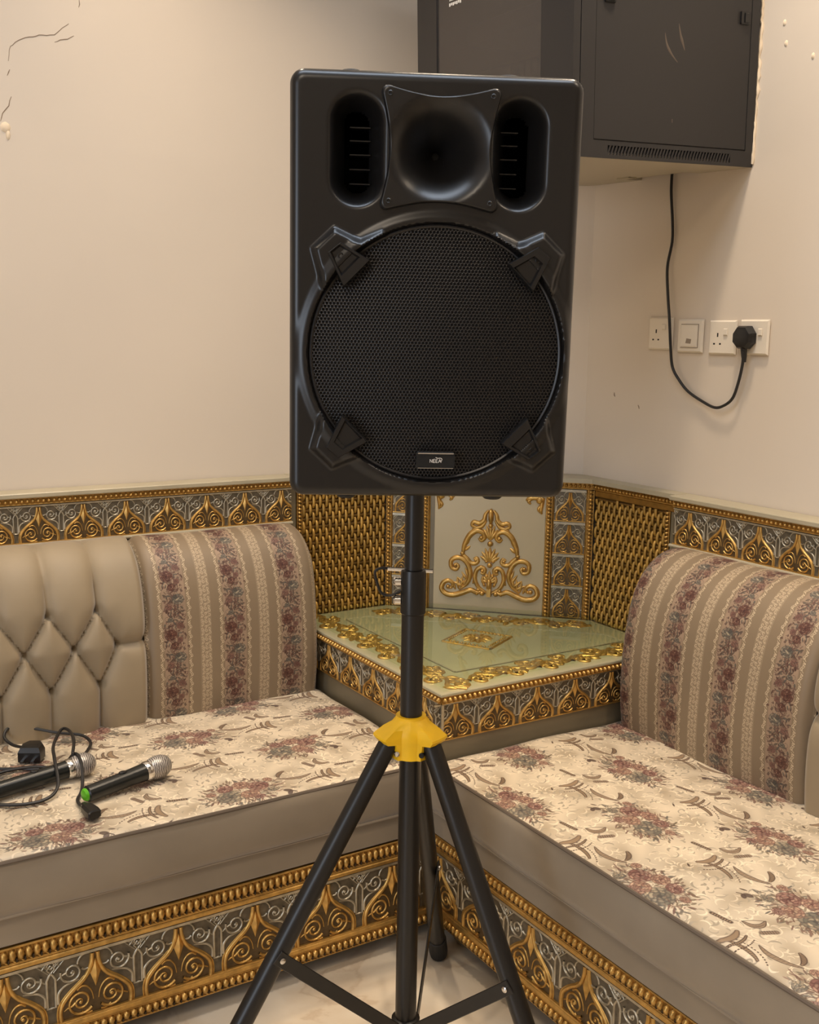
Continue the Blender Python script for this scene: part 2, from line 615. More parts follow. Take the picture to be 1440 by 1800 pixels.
        for q in np.linspace(.04, .96, 8):
            p.e(ox - 190 + 85 * q, oy + 60 + 14 * q, 4.5, 7, 0, (.66, .57, .46), .9, .4, .7)
        P = [(ox + 10, oy + 120), (ox + 36, oy + 172)]
        p.line(P, 15, DK, .85, .2)
        p.line(P, 11, (.58, .50, .42), .85, .6)
        for q in np.linspace(.05, .95, 6):
            p.line([(ox + 10 + 26 * q - 11, oy + 120 + 52 * q + 5), (ox + 10 + 26 * q + 11, oy + 120 + 52 * q - 5)], 1.2, DK, .7)
        p.leaf(ox + 195, oy - 84, 44, 13, .4, DK, None)
        p.leaf(ox - 30, oy - 130, 40, 12, 2.6, DK, None)
    return p.image('seat_brocade')


def stripe_pattern():
    # u across the stripes (0.157 m), v down the back (0.145 m)
    W, H = 640, 592
    tp = np.array((.525, .455, .365))
    p = Paint(W, H, tp)
    X, Y = np.meshgrid(np.arange(W) / W, np.arange(H) / H)
    lc = np.array((.78, .70, .585))
    fl = np.abs(((X - .5 + .5) % 1) - .5)
    ground = np.clip((.20 - fl) / .02, 0, 1)
    gz = .04 * np.sin(Y * 2 * PI * 2 + 4 * X)
    p.im = p.im * (1 - ground[..., None]) + (np.array((.605, .515, .43)) * (1 + gz[..., None])) * ground[..., None]
    satin = np.sin(Y * 2 * PI * 74) * .015
    p.im *= (1 + satin)[..., None]
    # lace chains each side of the flowers, wide lace between the taupe bands
    for cx in (.5 - .235, .5 + .235):
        for i in range(12):
            y = (i + .5) / 12 * H
            sgn = 1 if i % 2 else -1
            p.line(spiral((cx * W + sgn * 8, y), 19, 1.2 * sgn, .9, 14, .25, sgn), 3.4, lc, .9, .95)
            p.line([(cx * W - sgn * 12, y - H / 24), (cx * W + sgn * 10, y), (cx * W - sgn * 12, y + H / 24)], 2.8, lc, .85, .9)
    p.im[:, :62] = p.im[:, :62] * .75 + lc * .25 * .92
    p.im[:, -62:] = p.im[:, -62:] * .75 + lc * .25 * .92
    for i in range(13):
        y = (i + .5) / 13 * H
        for k, ox in enumerate((-36, 0, 36)):
            sgn = 1 if (i + k) % 2 else -1
            p.line(spiral((ox * 1.05 + sgn * 3, y + (H / 26 if k == 1 else 0)), 18, 1.2 * sgn, .95, 14, .2, sgn), 3.2, lc, .9, .95)
            p.line(spiral((ox * .9 - sgn * 11, y + H / 38), 10, 2.2, .8, 10, .3, -sgn), 2.4, lc * .97, .85, .9)
    # trailing flowers
    cx = W * .5
    stem = np.c_[cx + 34 * np.sin(np.linspace(0, 2 * PI, 40)), np.linspace(0, H, 40)]
    p.line(stem, 2.5, (.36, .25, .21), .8)
    for i in range(300):
        y = rng.uniform(0, H)
        x = cx + rng.uniform(-122, 122) * rng.random() ** .4
        a = rng.uniform(0, 2 * PI)
        c = np.array([(.44, .30, .26), (.50, .37, .32), (.42, .36, .31), (.36, .24, .20), (.58, .46, .39), (.40, .38, .35)][rng.integers(6)])
        p.leaf(x, y, rng.uniform(24, 48), rng.uniform(7, 15), a, c, c * .55 if rng.random() < .7 else None, .8)
    red = [(.40, .26, .21), (.47, .33, .27), (.34, .205, .165), (.54, .42, .35)]
    p.rose(cx + 50, H * .30, 66, red, (.25, .125, .11))
    p.rose(cx + 10, H * .49, 44, red, (.25, .135, .12))
    gry = [(.51, .465, .40), (.44, .41, .36), (.62, .56, .48), (.38, .355, .32)]
    p.rose(cx - 44, H * .70, 62, gry, (.24, .235, .22))
    p.e(cx - 40, H * .70, 32, 10, .5, (.68, .62, .52), .9, .4)
    p.rose(cx + 56, H * .82, 40, [(.56, .43, .37), (.50, .36, .31)], (.34, .23, .2))
    p.rose(cx - 54, H * .16, 38, [(.53, .40, .34), (.47, .33, .29)], (.33, .22, .19))
    p.rose(cx - 46, H * .40, 32, [(.53, .40, .34), (.47, .33, .29)], (.33, .22, .19))
    p.rose(cx + 44, H * .04, 30, gry, (.27, .25, .23))
    # pointed leaves breaking up the edges of the blooms
    for i in range(150):
        y = rng.uniform(0, H)
        x = cx + rng.uniform(-110, 110)
        c = np.array([(.30, .20, .17), (.38, .27, .225), (.36, .33, .29), (.56, .46, .39), (.28, .22, .19)][rng.integers(5)])
        p.leaf(x, y, rng.uniform(16, 36), rng.uniform(4, 9), rng.uniform(0, 2 * PI), c, None, .75)
    return p.image('stripe_brocade')


M_seat = fabric('seat_brocade', seat_pattern(), .46, .0012, .25)
M_stripe = fabric('stripe_brocade', stripe_pattern(), .5, .0008, .2)

# mic mesh: fine woven wire lines
nt = M_mesh.node_tree
wv = nt.nodes.new('ShaderNodeTexWave')
wv.inputs['Scale'].default_value = 75
wv.inputs['Distortion'].default_value = 5
tcm = nt.nodes.new('ShaderNodeTexCoord')
nt.links.new(tcm.outputs['Object'], wv.inputs['Vector'])
crm = nt.nodes.new('ShaderNodeValToRGB')
crm.color_ramp.elements[0].color = (0.10, 0.09, 0.085, 1)
crm.color_ramp.elements[1].color = (0.58, 0.54, 0.50, 1)
nt.links.new(wv.outputs[1], crm.inputs[0])
nt.links.new(crm.outputs[0], nt.nodes['Principled BSDF'].inputs['Base Color'])

# ------------------------------------------------------------------ the room
W0 = 0.015            # plane of both painted walls
CH = -0.355           # the chamfered corner wall runs from (W0, CH) to (CH, W0)
ROOM = -4.6
HC = 2.9


def plain_box(name, lo, hi, m, kind='structure'):
    b = MB()
    b.box(lo, hi)
    o = obj(name, b, m, smooth=0)
    o['kind'] = kind
    return o


plain_box('floor', (ROOM, ROOM, -0.1), (0.3, 0.3, 0), M_floor)
plain_box('ceiling', (ROOM, ROOM, HC), (0.3, 0.3, HC + .1), M_ceil)
wall_l = plain_box('wall_left', (ROOM, W0, 0), (W0, W0 + .2, HC), M_wall)
wall_r = plain_box('wall_right', (W0, ROOM, 0), (W0 + .2, W0 + .2, HC), M_wall)
plain_box('wall_back', (ROOM, ROOM - .2, 0), (W0 + .2, ROOM, HC), M_wall)
plain_box('wall_far', (ROOM - .2, ROOM - .2, 0), (ROOM, W0 + .2, HC), M_wall)
b = MB()
b.prism([(W0, CH), (W0, W0), (CH + .03, W0)], 0.99, HC)
struct(obj('wall_corner', b, M_wall, smooth=0))

# cracks and chips in the plaster
def crack(paths, wall, plane, r=.0012):
    for P in paths:
        P = np.array(P)
        Q = [P[0]]
        for a, c in zip(P[:-1], P[1:]):
            n = max(2, int(np.linalg.norm(c - a) / .008))
            for k in range(1, n + 1):
                Q.append(a + (c - a) * k / n + rng.normal(0, .0012, 2))
        Q = np.array(Q)
        R3 = np.c_[Q[:, 0], np.full(len(Q), W0), Q[:, 1]] if plane == 'y' else np.c_[np.full(len(Q), W0), Q[:, 0], Q[:, 1]]
        rr = r * (.4 + .6 * np.sin(np.linspace(.3, PI - .2, len(Q))))
        b = MB()
        b.tube(R3, rr, 5)
        obj('plaster_crack', b, M_crack, wall)


crack([[(-1.30, 2.10), (-1.334, 2.069), (-1.369, 2.064), (-1.399, 2.052), (-1.421, 2.04), (-1.434, 2.03), (-1.438, 1.999)],
       [(-1.289, 2.075), (-1.335, 2.054)], [(-1.437, 1.98), (-1.443, 1.965)],
       [(-1.436, 1.921), (-1.443, 1.901), (-1.456, 1.881), (-1.463, 1.863)], [(-1.274, 2.156), (-1.276, 2.139)]], wall_l, 'y')
crack([[(-.562, 1.222), (-.566, 1.212)], [(-.468, 1.25), (-.471, 1.24)]], wall_r, 'x', .0018)
for y, z in ((-.958, 2.095), (-.966, 2.05), (-1.041, 2.009), (-1.06, 2.06)):
    b = MB()
    b.ell((W0, y, z), (.003, .005, .007), 8, 5)
    obj('plaster_chip', b, M_plaster, wall_r)
b = MB()
b.ell((-1.452, W0, 1.852), (.012, .004, .012), 8, 5)
b.ell((-1.447, W0, 1.836), (.005, .004, .012), 8, 5)
obj('plaster_chip', b, M_plaster, wall_l)


# ------------------------------------------------------------------ gilded relief tile (one ogee arch and its scrolls)
def arch_u(v):
    vs = [0, .12, .25, .36, .45, .55, .66, .80]
    us = [.40, .415, .375, .26, .14, .065, .036, .03]
    return np.interp(v, vs, us)


def tile_mesh(w, h, name):
    b = MB()
    sx, sy = w, h / .8
    rs = min(sx, sy)
    G, S, BR, GR = 0, 1, 2, 3
    T = lambda V: np.c_[V[:, 0] * sx, V[:, 1] * sy, V[:, 2] * rs]
    nu, nv = 20, 16
    V, F, Mi = [], [], []
    for j in range(nv + 1):
        for i in range(nu + 1):
            V.append((i / nu - .5, j / nv * .8, 0))
    for j in range(nv):
        for i in range(nu):
            a = j * (nu + 1) + i
            F.append((a, a + 1, a + nu + 2, a + nu + 1))
            uc, vc = (i + .5) / nu - .5, (j + .5) / nv * .8
            Mi.append(BR if abs(uc) < arch_u(vc) else GR)
    b.add(T(np.array(V)), F, Mi)
    z = -.03
    b.add(T(np.array([(-.5, 0, 0), (.5, 0, 0), (.5, .8, 0), (-.5, .8, 0), (-.5, 0, z), (.5, 0, z), (.5, .8, z), (-.5, .8, z)], float)),
          [(0, 4, 5, 1), (1, 5, 6, 2), (2, 6, 7, 3), (3, 7, 4, 0)], BR)
    def rd(P, r, m, hh=1.2):
        b.ridge(P, r, m, T, hh)
    for s in (1, -1):
        q = np.array([s, 1])
        v = np.linspace(0.0, .79, 22)
        A = np.c_[arch_u(v), v]
        A = catmull(A[::2], 3)
        rd(A * q, .026, G, 1.2)
        rd(np.c_[A[:, 0] + .035 - .02 * (A[:, 1] > .5), A[:, 1]][:46] * q, .010, S if False else G, 1.0)
        # gold scroll in the arch
        sp = spiral((.180, .190), .158, -PI * .80, 1.9, 40, .10, 1)
        rd(sp * q, np.linspace(.016, .011, 40), G, 1.4)
        b.ell((.180 * s * sx, .190 * sy, .014 * rs), (.022 * rs, .022 * rs, .016 * rs), 8, 5, G)
        rd(catmull([(.03, .18), (.05, .28), (.10, .355), (.165, .375), (.215, .345)], 5) * q, np.linspace(.006, .016, 21), G, 1.3)
        rd(catmull([(.05, .035), (.10, .03), (.14, .045), (.17, .07)], 5) * q, .011, G)
        rd(catmull([(.37, .13), (.325, .155), (.28, .165), (.235, .20)], 4) * q, np.linspace(.007, .016, 13), G, 1.4)
        # silver scroll outside the arch
        sp = spiral((.270, .580), .128, PI * .1, 1.75, 34, .10, -1)
        rd(sp * q, np.linspace(.015, .010, 34), S, 1.4)
        b.ell((.270 * s * sx, .580 * sy, .012 * rs), (.02 * rs, .02 * rs, .016 * rs), 8, 5, S)
        rd(catmull([(.45, .52), (.415, .545), (.385, .57), (.33, .59)], 4) * q, np.linspace(.006, .014, 13), S, 1.3)
        rd(catmull([(.055, .60), (.09, .575), (.13, .575), (.16, .60)], 4) * q, np.linspace(.006, .014, 13), S, 1.3)
        rd(catmull([(.43, .25), (.425, .36), (.36, .43), (.27, .455), (.19, .47)], 5) * q, np.linspace(.022, .005, 21), S, 1.1)
        rd(catmull([(.09, .77), (.15, .75), (.19, .70), (.20, .66)], 4) * q, .012, S)
        # half of the keyhole post and of the lattice on the tile's edge
        rd(np.array([(.5, .215), (.452, .215), (.452, .40), (.452, .555), (.475, .60), (.5, .635)]) * q, .015, S, 1.0)
        for k in range(2):
            rd(np.array([(.5 - .0 , .635 + .05 * k), (.455, .685 + .05 * k), (.5, .735 + .05 * k)]) * q, .010, S, 1.3)
            rd(np.array([(.47, .635 + .055 * k), (.405, .70 + .05 * k), (.34 + .03 * k, .765)]) * q, .009, S, 1.3)
        rd(np.array([(.5, .69), (.43, .75), (.40, .775)]) * q, .009, S, 1.3)
        rd(np.array([(.40, .70), (.45, .76)]) * q, .009, S, 1.3)
    # spear leaf above the scrolls
    b.add(T(np.array([(0, .68, .006), (.062, .51, .006), (0, .33, .006), (-.062, .51, .006), (0, .52, .055)])), [(0, 4, 1)[::-1], (1, 4, 2)[::-1], (2, 4, 3)[::-1], (3, 4, 0)[::-1]], G)
    # fillets
    for v0, v1, m in ((.768, .80, S), (0, .022, G)):
        b.box((-.5 * sx, v0 * sy, 0), (.5 * sx, v1 * sy, .03 * rs), m)
    me_o = obj(name, b, [M_gold, M_silver, M_brown, M_grey], smooth=50)
    me = me_o.data
    bpy.data.objects.remove(me_o)
    return me


def frame_rot(u, v, w):
    return ((u[0], v[0], w[0]), (u[1], v[1], w[1]), (u[2], v[2], w[2]))


TILE_BASE = tile_mesh(.168, .1375, 'ornament_tile')
TILE_BASE_R = tile_mesh(.168, .130, 'ornament_tile')
TILE_BACK = tile_mesh(.1068, .092, 'ornament_tile')
TILE_BASE_CUT = TILE_BASE_R.copy()
_bm = bmesh.new()
_bm.from_mesh(TILE_BASE_CUT)
bmesh.ops.bisect_plane(_bm, geom=_bm.verts[:] + _bm.edges[:] + _bm.faces[:], plane_co=(-.034, 0, 0), plane_no=(1, 0, 0), clear_inner=True)
_bm.to_mesh(TILE_BASE_CUT)
_bm.free()
TILE_BACK_CUT = TILE_BACK.copy()
_bm = bmesh.new()
_bm.from_mesh(TILE_BACK_CUT)
bmesh.ops.bisect_plane(_bm, geom=_bm.verts[:] + _bm.edges[:] + _bm.faces[:], plane_co=(.0295, 0, 0), plane_no=(1, 0, 0), clear_outer=True)
_bm.to_mesh(TILE_BACK_CUT)
_bm.free()
TILE_TABLE = tile_mesh(.1180, .088, 'ornament_tile')
TILE_COLUMN = tile_mesh(.088, .0875, 'ornament_tile')


def bead_run(name, P0, P1, nrm, h, pitch, parent, style='bead', up=(0, 0, 1), proud=.006, m=None):
    # a gilded moulding from P0 to P1 (lower edge), h tall, standing proud along nrm
    P0, P1, nrm, up = (np.array(x, float) for x in (P0, P1, nrm, up))
    L = np.linalg.norm(P1 - P0)
    t = (P1 - P0) / L
    T = lambda V: P0 + V[:, :1] * t + V[:, 1:2] * up + V[:, 2:3] * nrm
    b = MB()
    b.box((0, 0, -.004), (L, h, proud * .35), 2, T)
    b.ridge([(0, h * .09), (L, h * .09)], h * .09, 0, T, 1.0, proud * .35)
    b.ridge([(0, h * .93), (L, h * .93)], h * .07, 0, T, 1.0, proud * .35)
    n = max(1, int(round(L / pitch)))
    p = L / n
    for i in range(n):
        c = (i + .5) * p
        if style == 'bead':
            b.ell((c, h * .53, proud * .35), (p * .40, h * .34, proud * .85), 7, 4, 0, T)
        else:
            # rounded egg with a dark dot by its foot, painting a hole's shade
            b.ell((c, h * .56, proud * .35), (p * .50, h * .36, proud * .9), 8, 5, 0, T)
            b.ridge([(c - p * .42, h * .16), (c + p * .30, h * .44)], [p * .10, p * .20], 0, T, .9, proud * .6)
            b.ell((c + p * .46, h * .27, proud * .45), (p * .17, h * .13, proud * .55), 6, 4, 1, T)
    o = obj(name, b, [m or M_gold, M_deepb, M_gold2], parent, 50)
    o['kind'] = 'stuff'
    return o


# ------------------------------------------------------------------ sofas
def make_sofa(side):
    left = side == 'left'
    if left:
        root = thing('corner_sofa', 'cream brocade built-in sofa along the left wall, carrying two microphones on its seat', 'sofa', (-1.7, -.4, 0))
        mp = lambda V: np.c_[-V[:, 0], -V[:, 1], V[:, 2]]
        uvec, nvec = (1, 0, 0), (0, -1, 0)        # tile u and its normal
    else:
        root = thing('corner_sofa', 'cream brocade built-in sofa along the right wall under the sockets, its seat empty', 'sofa', (-.4, -1.7, 0))
        mp = lambda V: np.c_[-V[:, 1], -V[:, 0], V[:, 2]]
        uvec, nvec = (0, -1, 0), (-1, 0, 0)
    pt = lambda t, d, z: mp(np.array([[t, d, z]], float))[0]
    flip = not left

    def put(name, b, m, par=root, **k):
        if flip:
            b.f = [f[::-1] for f in b.f]
        return obj(name, b, m, par, **k)

    T1 = 2.75
    tb = .757 if left else .768       # where the tall back begins
    ts = .742 if left else .768       # where the seat begins
    zb = .041 if left else .060          # underside of the base
    zb2 = zb + .041 + (.1375 if left else .130) + .0005
    # plinth, rail, seat base
    b = MB()
    b.box((.742, .06, zb + .001), (T1, .731, .272), 0, mp)
    put('plinth', b, M_olive, smooth=0)
    b = MB()
    b.bbox((.744, .10, .2725), (T1, .745, .336), .006, 0, mp)
    put('seat_rail', b, M_velvet)
    # base band of tiles with mouldings
    n = int((T1 - .745) / .168)
    for k in range(-1, n):
        t = (.841 if left else .944) + k * .168
        if left and k < 0:
            continue
        inst('ornament_tile', TILE_BASE if left else (TILE_BASE_R if k >= 0 else TILE_BASE_CUT), pt(t, .737, zb + .041), root, frame_rot(uvec, (0, 0, 1), nvec))
    a, c = (.745, T1)
    for zf, hf in ((zb + .0285, .0125), (zb2, .0105)):
        b = MB()
        b.bbox((.742, .728, zf), (T1, .7425, zf + hf), .002, 0, mp)
        put('gold_fillet', b, M_gold)
    bead_run('top_beading', pt(a, .7345, zb2 + .0105), pt(c, .7345, zb2 + .0105), nvec, (.268 if left else .271) - zb2 - .0105, .0150, root, 'scroll', proud=.011)
    bead_run('bottom_beading', pt(a, .7345, zb), pt(c, .7345, zb), nvec, .0285, .0150, root, 'scroll', proud=.011)
    for t in (.80, 1.75, 2.68):
        b = MB()
        b.lathe([(.030, 0), (.040, .012), (.042, .03), (.034, .040), (.03, zb + .001)], pt(t, .66, 0), n=16)
        obj('foot', b, M_olive, root)
    # mattress: floral top, plain front
    d0, d1, z0, z1 = .17, .767, .337, .4545
    nt_, nd = 120, 34
    prof = [(d0, z0), (d0, z1 - .02)]
    prof += [(d0 + .02, z1)] + [(x, z1) for x in np.linspace(d0 + .03, d1 - .014, nd)]
    top_end = len(prof) - 1
    prof += [(d1 - .004, z1 - .003), (d1, z1 - .009), (d1 + .003, z1 - .03), (d1 + .004, z1 - .06), (d1 + .001, z0 + .025), (d1 - .006, z0 + .006), (d1 - .02, z0)]
    prof = np.array(prof)
    tt = np.linspace(ts, T1, nt_)
    V, F, Mi, UV = [], [], [], []
    K = len(prof)
    for i, t in enumerate(tt):
        e = min(1, (t - ts) / .03)
        for k, (d, z) in enumerate(prof):
            zz = z
            if 2 <= k <= top_end:
                s = (d - d0) / (d1 - d0)
                zz += .006 * math.sin(PI * s) * e - .010 * (1 - e) ** 2 + .0012 * math.sin(t * 21 + 3 * s) * e + .0012 * math.sin(t * 9 - d * 26)
                zz -= .004 * math.exp(-((s - .12) / .1) ** 2)
            elif k > top_end:
                dd = .0025 * math.sin(t * 5.3 + z * 20) + .0018 * math.sin(t * 17 + 2)
                d = d + dd
            V.append((t, d, zz))
            UV.append((t / .385 + (.155 if left else .543), -(d / .32) + (.4725 if left else .541)))
    for i in range(nt_ - 1):
        for k in range(K - 1):
            a = i * K + k
            F.append((a, a + 1, a + K + 1, a + K))
            Mi.append(0 if 1 <= k < top_end + 1 else 1)
    F.append(tuple(range(K))[::-1])
    Mi.append(1)
    F.append(tuple(range((nt_ - 1) * K, nt_ * K)))
    Mi.append(1)
    b = MB()
    b.add(mp(np.array(V)), F, Mi)
    b.f = [f[::-1] for f in b.f]
    mt = put('mattress', b, [M_seat, M_velvet], uv=UV, smooth=50)
    b = MB()
    b.tube(mp(np.array([(t, d1 - .001, z1 - .0045) for t in tt])), .0038, 6)
    obj('piping', b, M_pipe, mt)
    b = MB()
    b.tube(mp(np.array([(t, d1 - .010, z0 + .003) for t in tt])), .0035, 6)
    obj('piping', b, M_velvet, mt)

    # back board, ledge, mouldings, tiles
    b = MB()
    b.box((tb, -.01, .40), (T1, .0405, .9985), 0, mp)
    put('back_board', b, M_olive, smooth=0)
    b = MB()
    b.bbox((tb - .006, -.013, .9985), (T1, .056, 1.0105), .002, 0, mp)
    put('ledge', b, M_ledge)
    bead_run('beading', pt(tb, .043, .981), pt(T1, .043, .981), nvec, .0175, .0125, root, 'bead', proud=.009)
    n = int((T1 - tb) / .1068)
    for k in range(n):
        inst('ornament_tile', TILE_BACK_CUT if left and k == 0 else TILE_BACK, pt((.7865 if left else .8245) + k * .1068, .0445, .8875), root, frame_rot(uvec, (0, 0, 1), nvec))
    b = MB()
    b.tube(mp(np.array([(tb, .052, .884), (T1, .052, .884)])), .0045, 8)
    put('piping', b, M_ledge)

    # back cushions
    cp = catmull([(.044, .884), (.075, .8865), (.115, .876), (.155, .845), (.183, .80), (.200, .745), (.209, .68), (.213, .60), (.212, .52), (.205, .44)], 8)
    if not left:
        cp[:, 0] = .044 + (cp[:, 0] - .044) * 1.12
    tg = np.gradient(cp, axis=0)
    tg /= np.linalg.norm(tg, axis=1)[:, None]
    nm = np.c_[-tg[:, 1], tg[:, 0]]           # outwards from the wall
    arc = np.r_[0, np.cumsum(np.linalg.norm(np.diff(cp, axis=0), axis=1))]
    t0, t1 = (.750, 1.222) if left else (.785, 1.345)
    K = len(cp)
    V, UV, F = [], [], []
    tl = np.r_[t0, t0 + .003, t0 + .009, t0 + .02, np.linspace(t0 + .035, t1 - .03, 44), t1 - .018, t1 - .008, t1]
    for t in tl:
        e0, e1 = (t - t0), (t1 - t)
        ins = -.028 * max(0, 1 - e0 / .03) ** 2 - .026 * max(0, 1 - e1 / .024) ** 2
        for k in range(K):
            # the end of the roll slants outwards towards the seat
            lean = (1 - min(1, e0 / .3)) * (.004 if left else .003) * max(0, 1 - arc[k] / .17)
            pd = cp[k] + nm[k] * (ins + .0016 * math.sin(t * 16 + arc[k] * 18))
            V.append((t + lean, max(pd[0], .043), pd[1]))
            UV.append(((t - (.836 if left else .807)) / .157 + .5, arc[k] / .145 + .1))
    for i in range(len(tl) - 1):
        for k in range(K - 1):
            a = i * K + k
            F.append((a, a + K, a + K + 1, a + 1))
    n0 = len(V)
    for k in range(K):
        V.append((V[k][0] + .001, .043, V[k][2]))
        UV.append((UV[k][0] - .3, UV[k][1]))
    for k in range(K - 1):
        F.append((k, k + 1, n0 + k + 1, n0 + k))
    b = MB()
    b.add(mp(np.array(V)), F)
    b.f = [f[::-1] for f in b.f] if False else b.f
    put('striped_back_cushion', b, M_stripe, uv=UV, smooth=60)

    # deep-tufted back
    p0 = .113
    tA = 1.336 if left else 1.336 + (t1 - 1.222)
    zA, zB, zC = .743, .657, .562
    ks = range(0, 14)
    A = [(tA + p0 * k, zA) for k in ks]
    Bn = [(tA - .045, zB)] + [(tA + p0 * (k + .5), zB) for k in ks]
    C = [(tA + p0 * k, zC) for k in ks]
    segs = []
    for k in ks:
        segs += [(A[k], Bn[k]), (A[k], Bn[k + 1]), (C[k], Bn[k]), (C[k], Bn[k + 1]), (A[k], (A[k][0], 1.2)), (C[k], (C[k][0], .3))]
    segs.append((Bn[0], (t1 - .01, zB)))
    tl = np.r_[t1, t1 + .005, t1 + .012, np.arange(t1 + .02, min(T1, t1 + 1.1), .0055), T1]
    ql = np.linspace(0, arc[-1], 84)
    D = np.interp(ql, arc, cp[:, 0])
    Z = np.interp(ql, arc, cp[:, 1])
    ND = np.interp(ql, arc, nm[:, 0])
    NZ = np.interp(ql, arc, nm[:, 1])
    TT, ZZ = np.meshgrid(tl, Z, indexing='ij')
    QQ = np.broadcast_to(ql, TT.shape)
    dist = np.full(TT.shape, 9.)
    for (a, c) in segs:
        a, c = np.array(a), np.array(c)
        v = c - a
        L2 = v @ v
        s = np.clip(((TT - a[0]) * v[0] + (ZZ - a[1]) * v[1]) / L2, 0, 1)
        d = np.hypot(TT - a[0] - s * v[0], ZZ - a[1] - s * v[1])
        vert = abs(v[0]) < 1e-6
        dist = np.minimum(dist, d + (.012 * np.clip((ZZ - .80) / .09, 0, 1) if vert else 0))
    dn = np.full(TT.shape, 9.)
    for q in A + Bn + C:
        dn = np.minimum(dn, np.hypot(TT - q[0], ZZ - q[1]))
    hgt = .026 * (1 - np.exp(-dist / .017)) - .005 * np.exp(-dist / .0025) - .016 * np.exp(-(dn / .009) ** 2) - .014
    hgt *= np.clip((QQ) / .05, .25, 1)
    hgt += -.022 * np.exp(-((TT - t1) / .008) ** 2)
    hgt += .0011 * np.sin(TT * 260 + ZZ * 30) * np.exp(-dist / .02) * np.clip(1 - dn / .06, 0, 1)
    V = np.stack([TT, np.maximum(D + ND * hgt, .042), Z + NZ * hgt], -1).reshape(-1, 3)
    nq = len(ql)
    F = []
    for i in range(len(tl) - 1):
        for k in range(nq - 1):
            a = i * nq + k
            F.append((a, a + nq, a + nq + 1, a + 1))
    b = MB()
    b.add(mp(V), F)
    put('tufted_back_cushion', b, M_velvet2, smooth=60)
    return root


make_sofa('left')
make_sofa('right')

# ------------------------------------------------------------------ corner panelling behind the table
cp_root = thing('corner_panelling', 'gilded corner panelling with woven side panels and a scroll ornament above the table', 'panelling', (-.22, -.22, .60))
S2 = math.sqrt(.5)
SD = np.array((S2, -S2, 0))
ND = np.array((-S2, -S2, 0))
UP = np.array((0, 0, 1.0))
O_D = np.array((-.228, -.228, 0))
dg = lambda s, z, w=0.0: O_D + SD * s + ND * w + UP * z
ZT = .607
b = MB()
TD = lambda V: O_D + V[:, :1] * SD + V[:, 1:2] * UP + V[:, 2:3] * ND
b.box((-.296, ZT, -.03), (.302, .9985, -.005), 0, TD)
obj('back_board', b, M_olive, cp_root, 0)
b = MB()
b.bbox((-.152, ZT + .001, -.006), (.168, .958, .0), .001, 0, TD)
obj('centre_panel', b, M_panel, cp_root)
# ledge over the three faces
lp = [(-.7505, W0), (-.7505, -.040), (-.4395, -.040), (-.0345, -.4515), (-.0345, -.7615), (W0, -.7615), (W0, CH), (CH, W0)]
b = MB()
b.prism(lp, .9985, 1.0105, 0)
obj('ledge', b, M_ledge, cp_root, 0)
# beadings: vertical and top
for s0, s1, w in ((-.296, -.279, 9), (-.186, -.169, 9), (.1685, .187, 9), (.283, .302, 9)):
    bead_run('upright_beading', dg(s1, ZT), dg(s1, .978), ND, s1 - s0, .0105, cp_root, 'scroll', up=-SD, proud=.009)
for s0, s1 in ((-.169, -.1655), (.1875, .1905), (.279, .2825), (-.1895, -.1865), (-.2785, -.276)):
    b = MB()
    b.ridge([((s0 + s1) / 2, ZT), ((s0 + s1) / 2, .978)], .0022, 0, TD, 1.5, -.004)
    obj('fillet', b, M_gold, cp_root)
bead_run('beading', dg(-.298, .979), dg(.304, .979), ND, .0185, .0125, cp_root, 'bead', proud=.009)
for k in range(4):
    for sc in (-.2325, .2350):
        inst('ornament_tile', TILE_COLUMN, dg(sc, ZT + .001 + k * .0925, -.001), cp_root, frame_rot(SD, UP, ND))
for sc in (-.2325, .2350):
    for k in range(1, 5):
        z = ZT + k * .0925 - .0035
        b = MB()
        b.box((sc - .044, z, -.004), (sc + .044, z + .003, .003), 0, TD)
        obj('tile_rail', b, M_silver, cp_root, 0)


# woven panels
def wicker(name, P0, t, nrm, wdt, z0, z1):
    P0, t, nrm = (np.array(x, float) for x in (P0, t, nrm))
    T = lambda V: P0 + V[:, :1] * t + V[:, 1:2] * UP + V[:, 2:3] * nrm
    b = MB()
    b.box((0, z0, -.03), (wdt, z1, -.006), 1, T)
    pitch = .0103
    n = int(wdt / pitch)
    per = .047
    for j in range(int((z1 - z0) / (per / 2)) + 1):
        z = z0 + .006 + j * per / 2
        if z < z1:
            b.tube(T(np.array([(0, z + per * .25, -.004), (wdt * .5, z + per * .25, -.0035), (wdt, z + per * .25, -.004)])), .0042, 6, 1)
    for i in range(n):
        u = (i + .5) * pitch
        o = (per / 2 if i % 2 else 0) + random.uniform(-.0015, .0015)
        for j in range(-1, int((z1 - z0) / per) + 1):
            zc = z0 + o + j * per
            a = np.linspace(0, PI, 7)
            zz = zc + per * .34 * (1 - np.cos(a)) + .002
            ww = -.006 + .0095 * np.sin(a) ** .7
            ok = (zz > z0) & (zz < z1)
            if ok.sum() < 3:
                continue
            P = np.c_[np.full(7, u), zz, ww][ok]
            b.tube(T(P), .0040 + random.uniform(0, .0003), 6, 0, True)
    o = obj(name, b, [M_wick, M_wickd], cp_root, 60)
    o['kind'] = 'stuff'
    return o


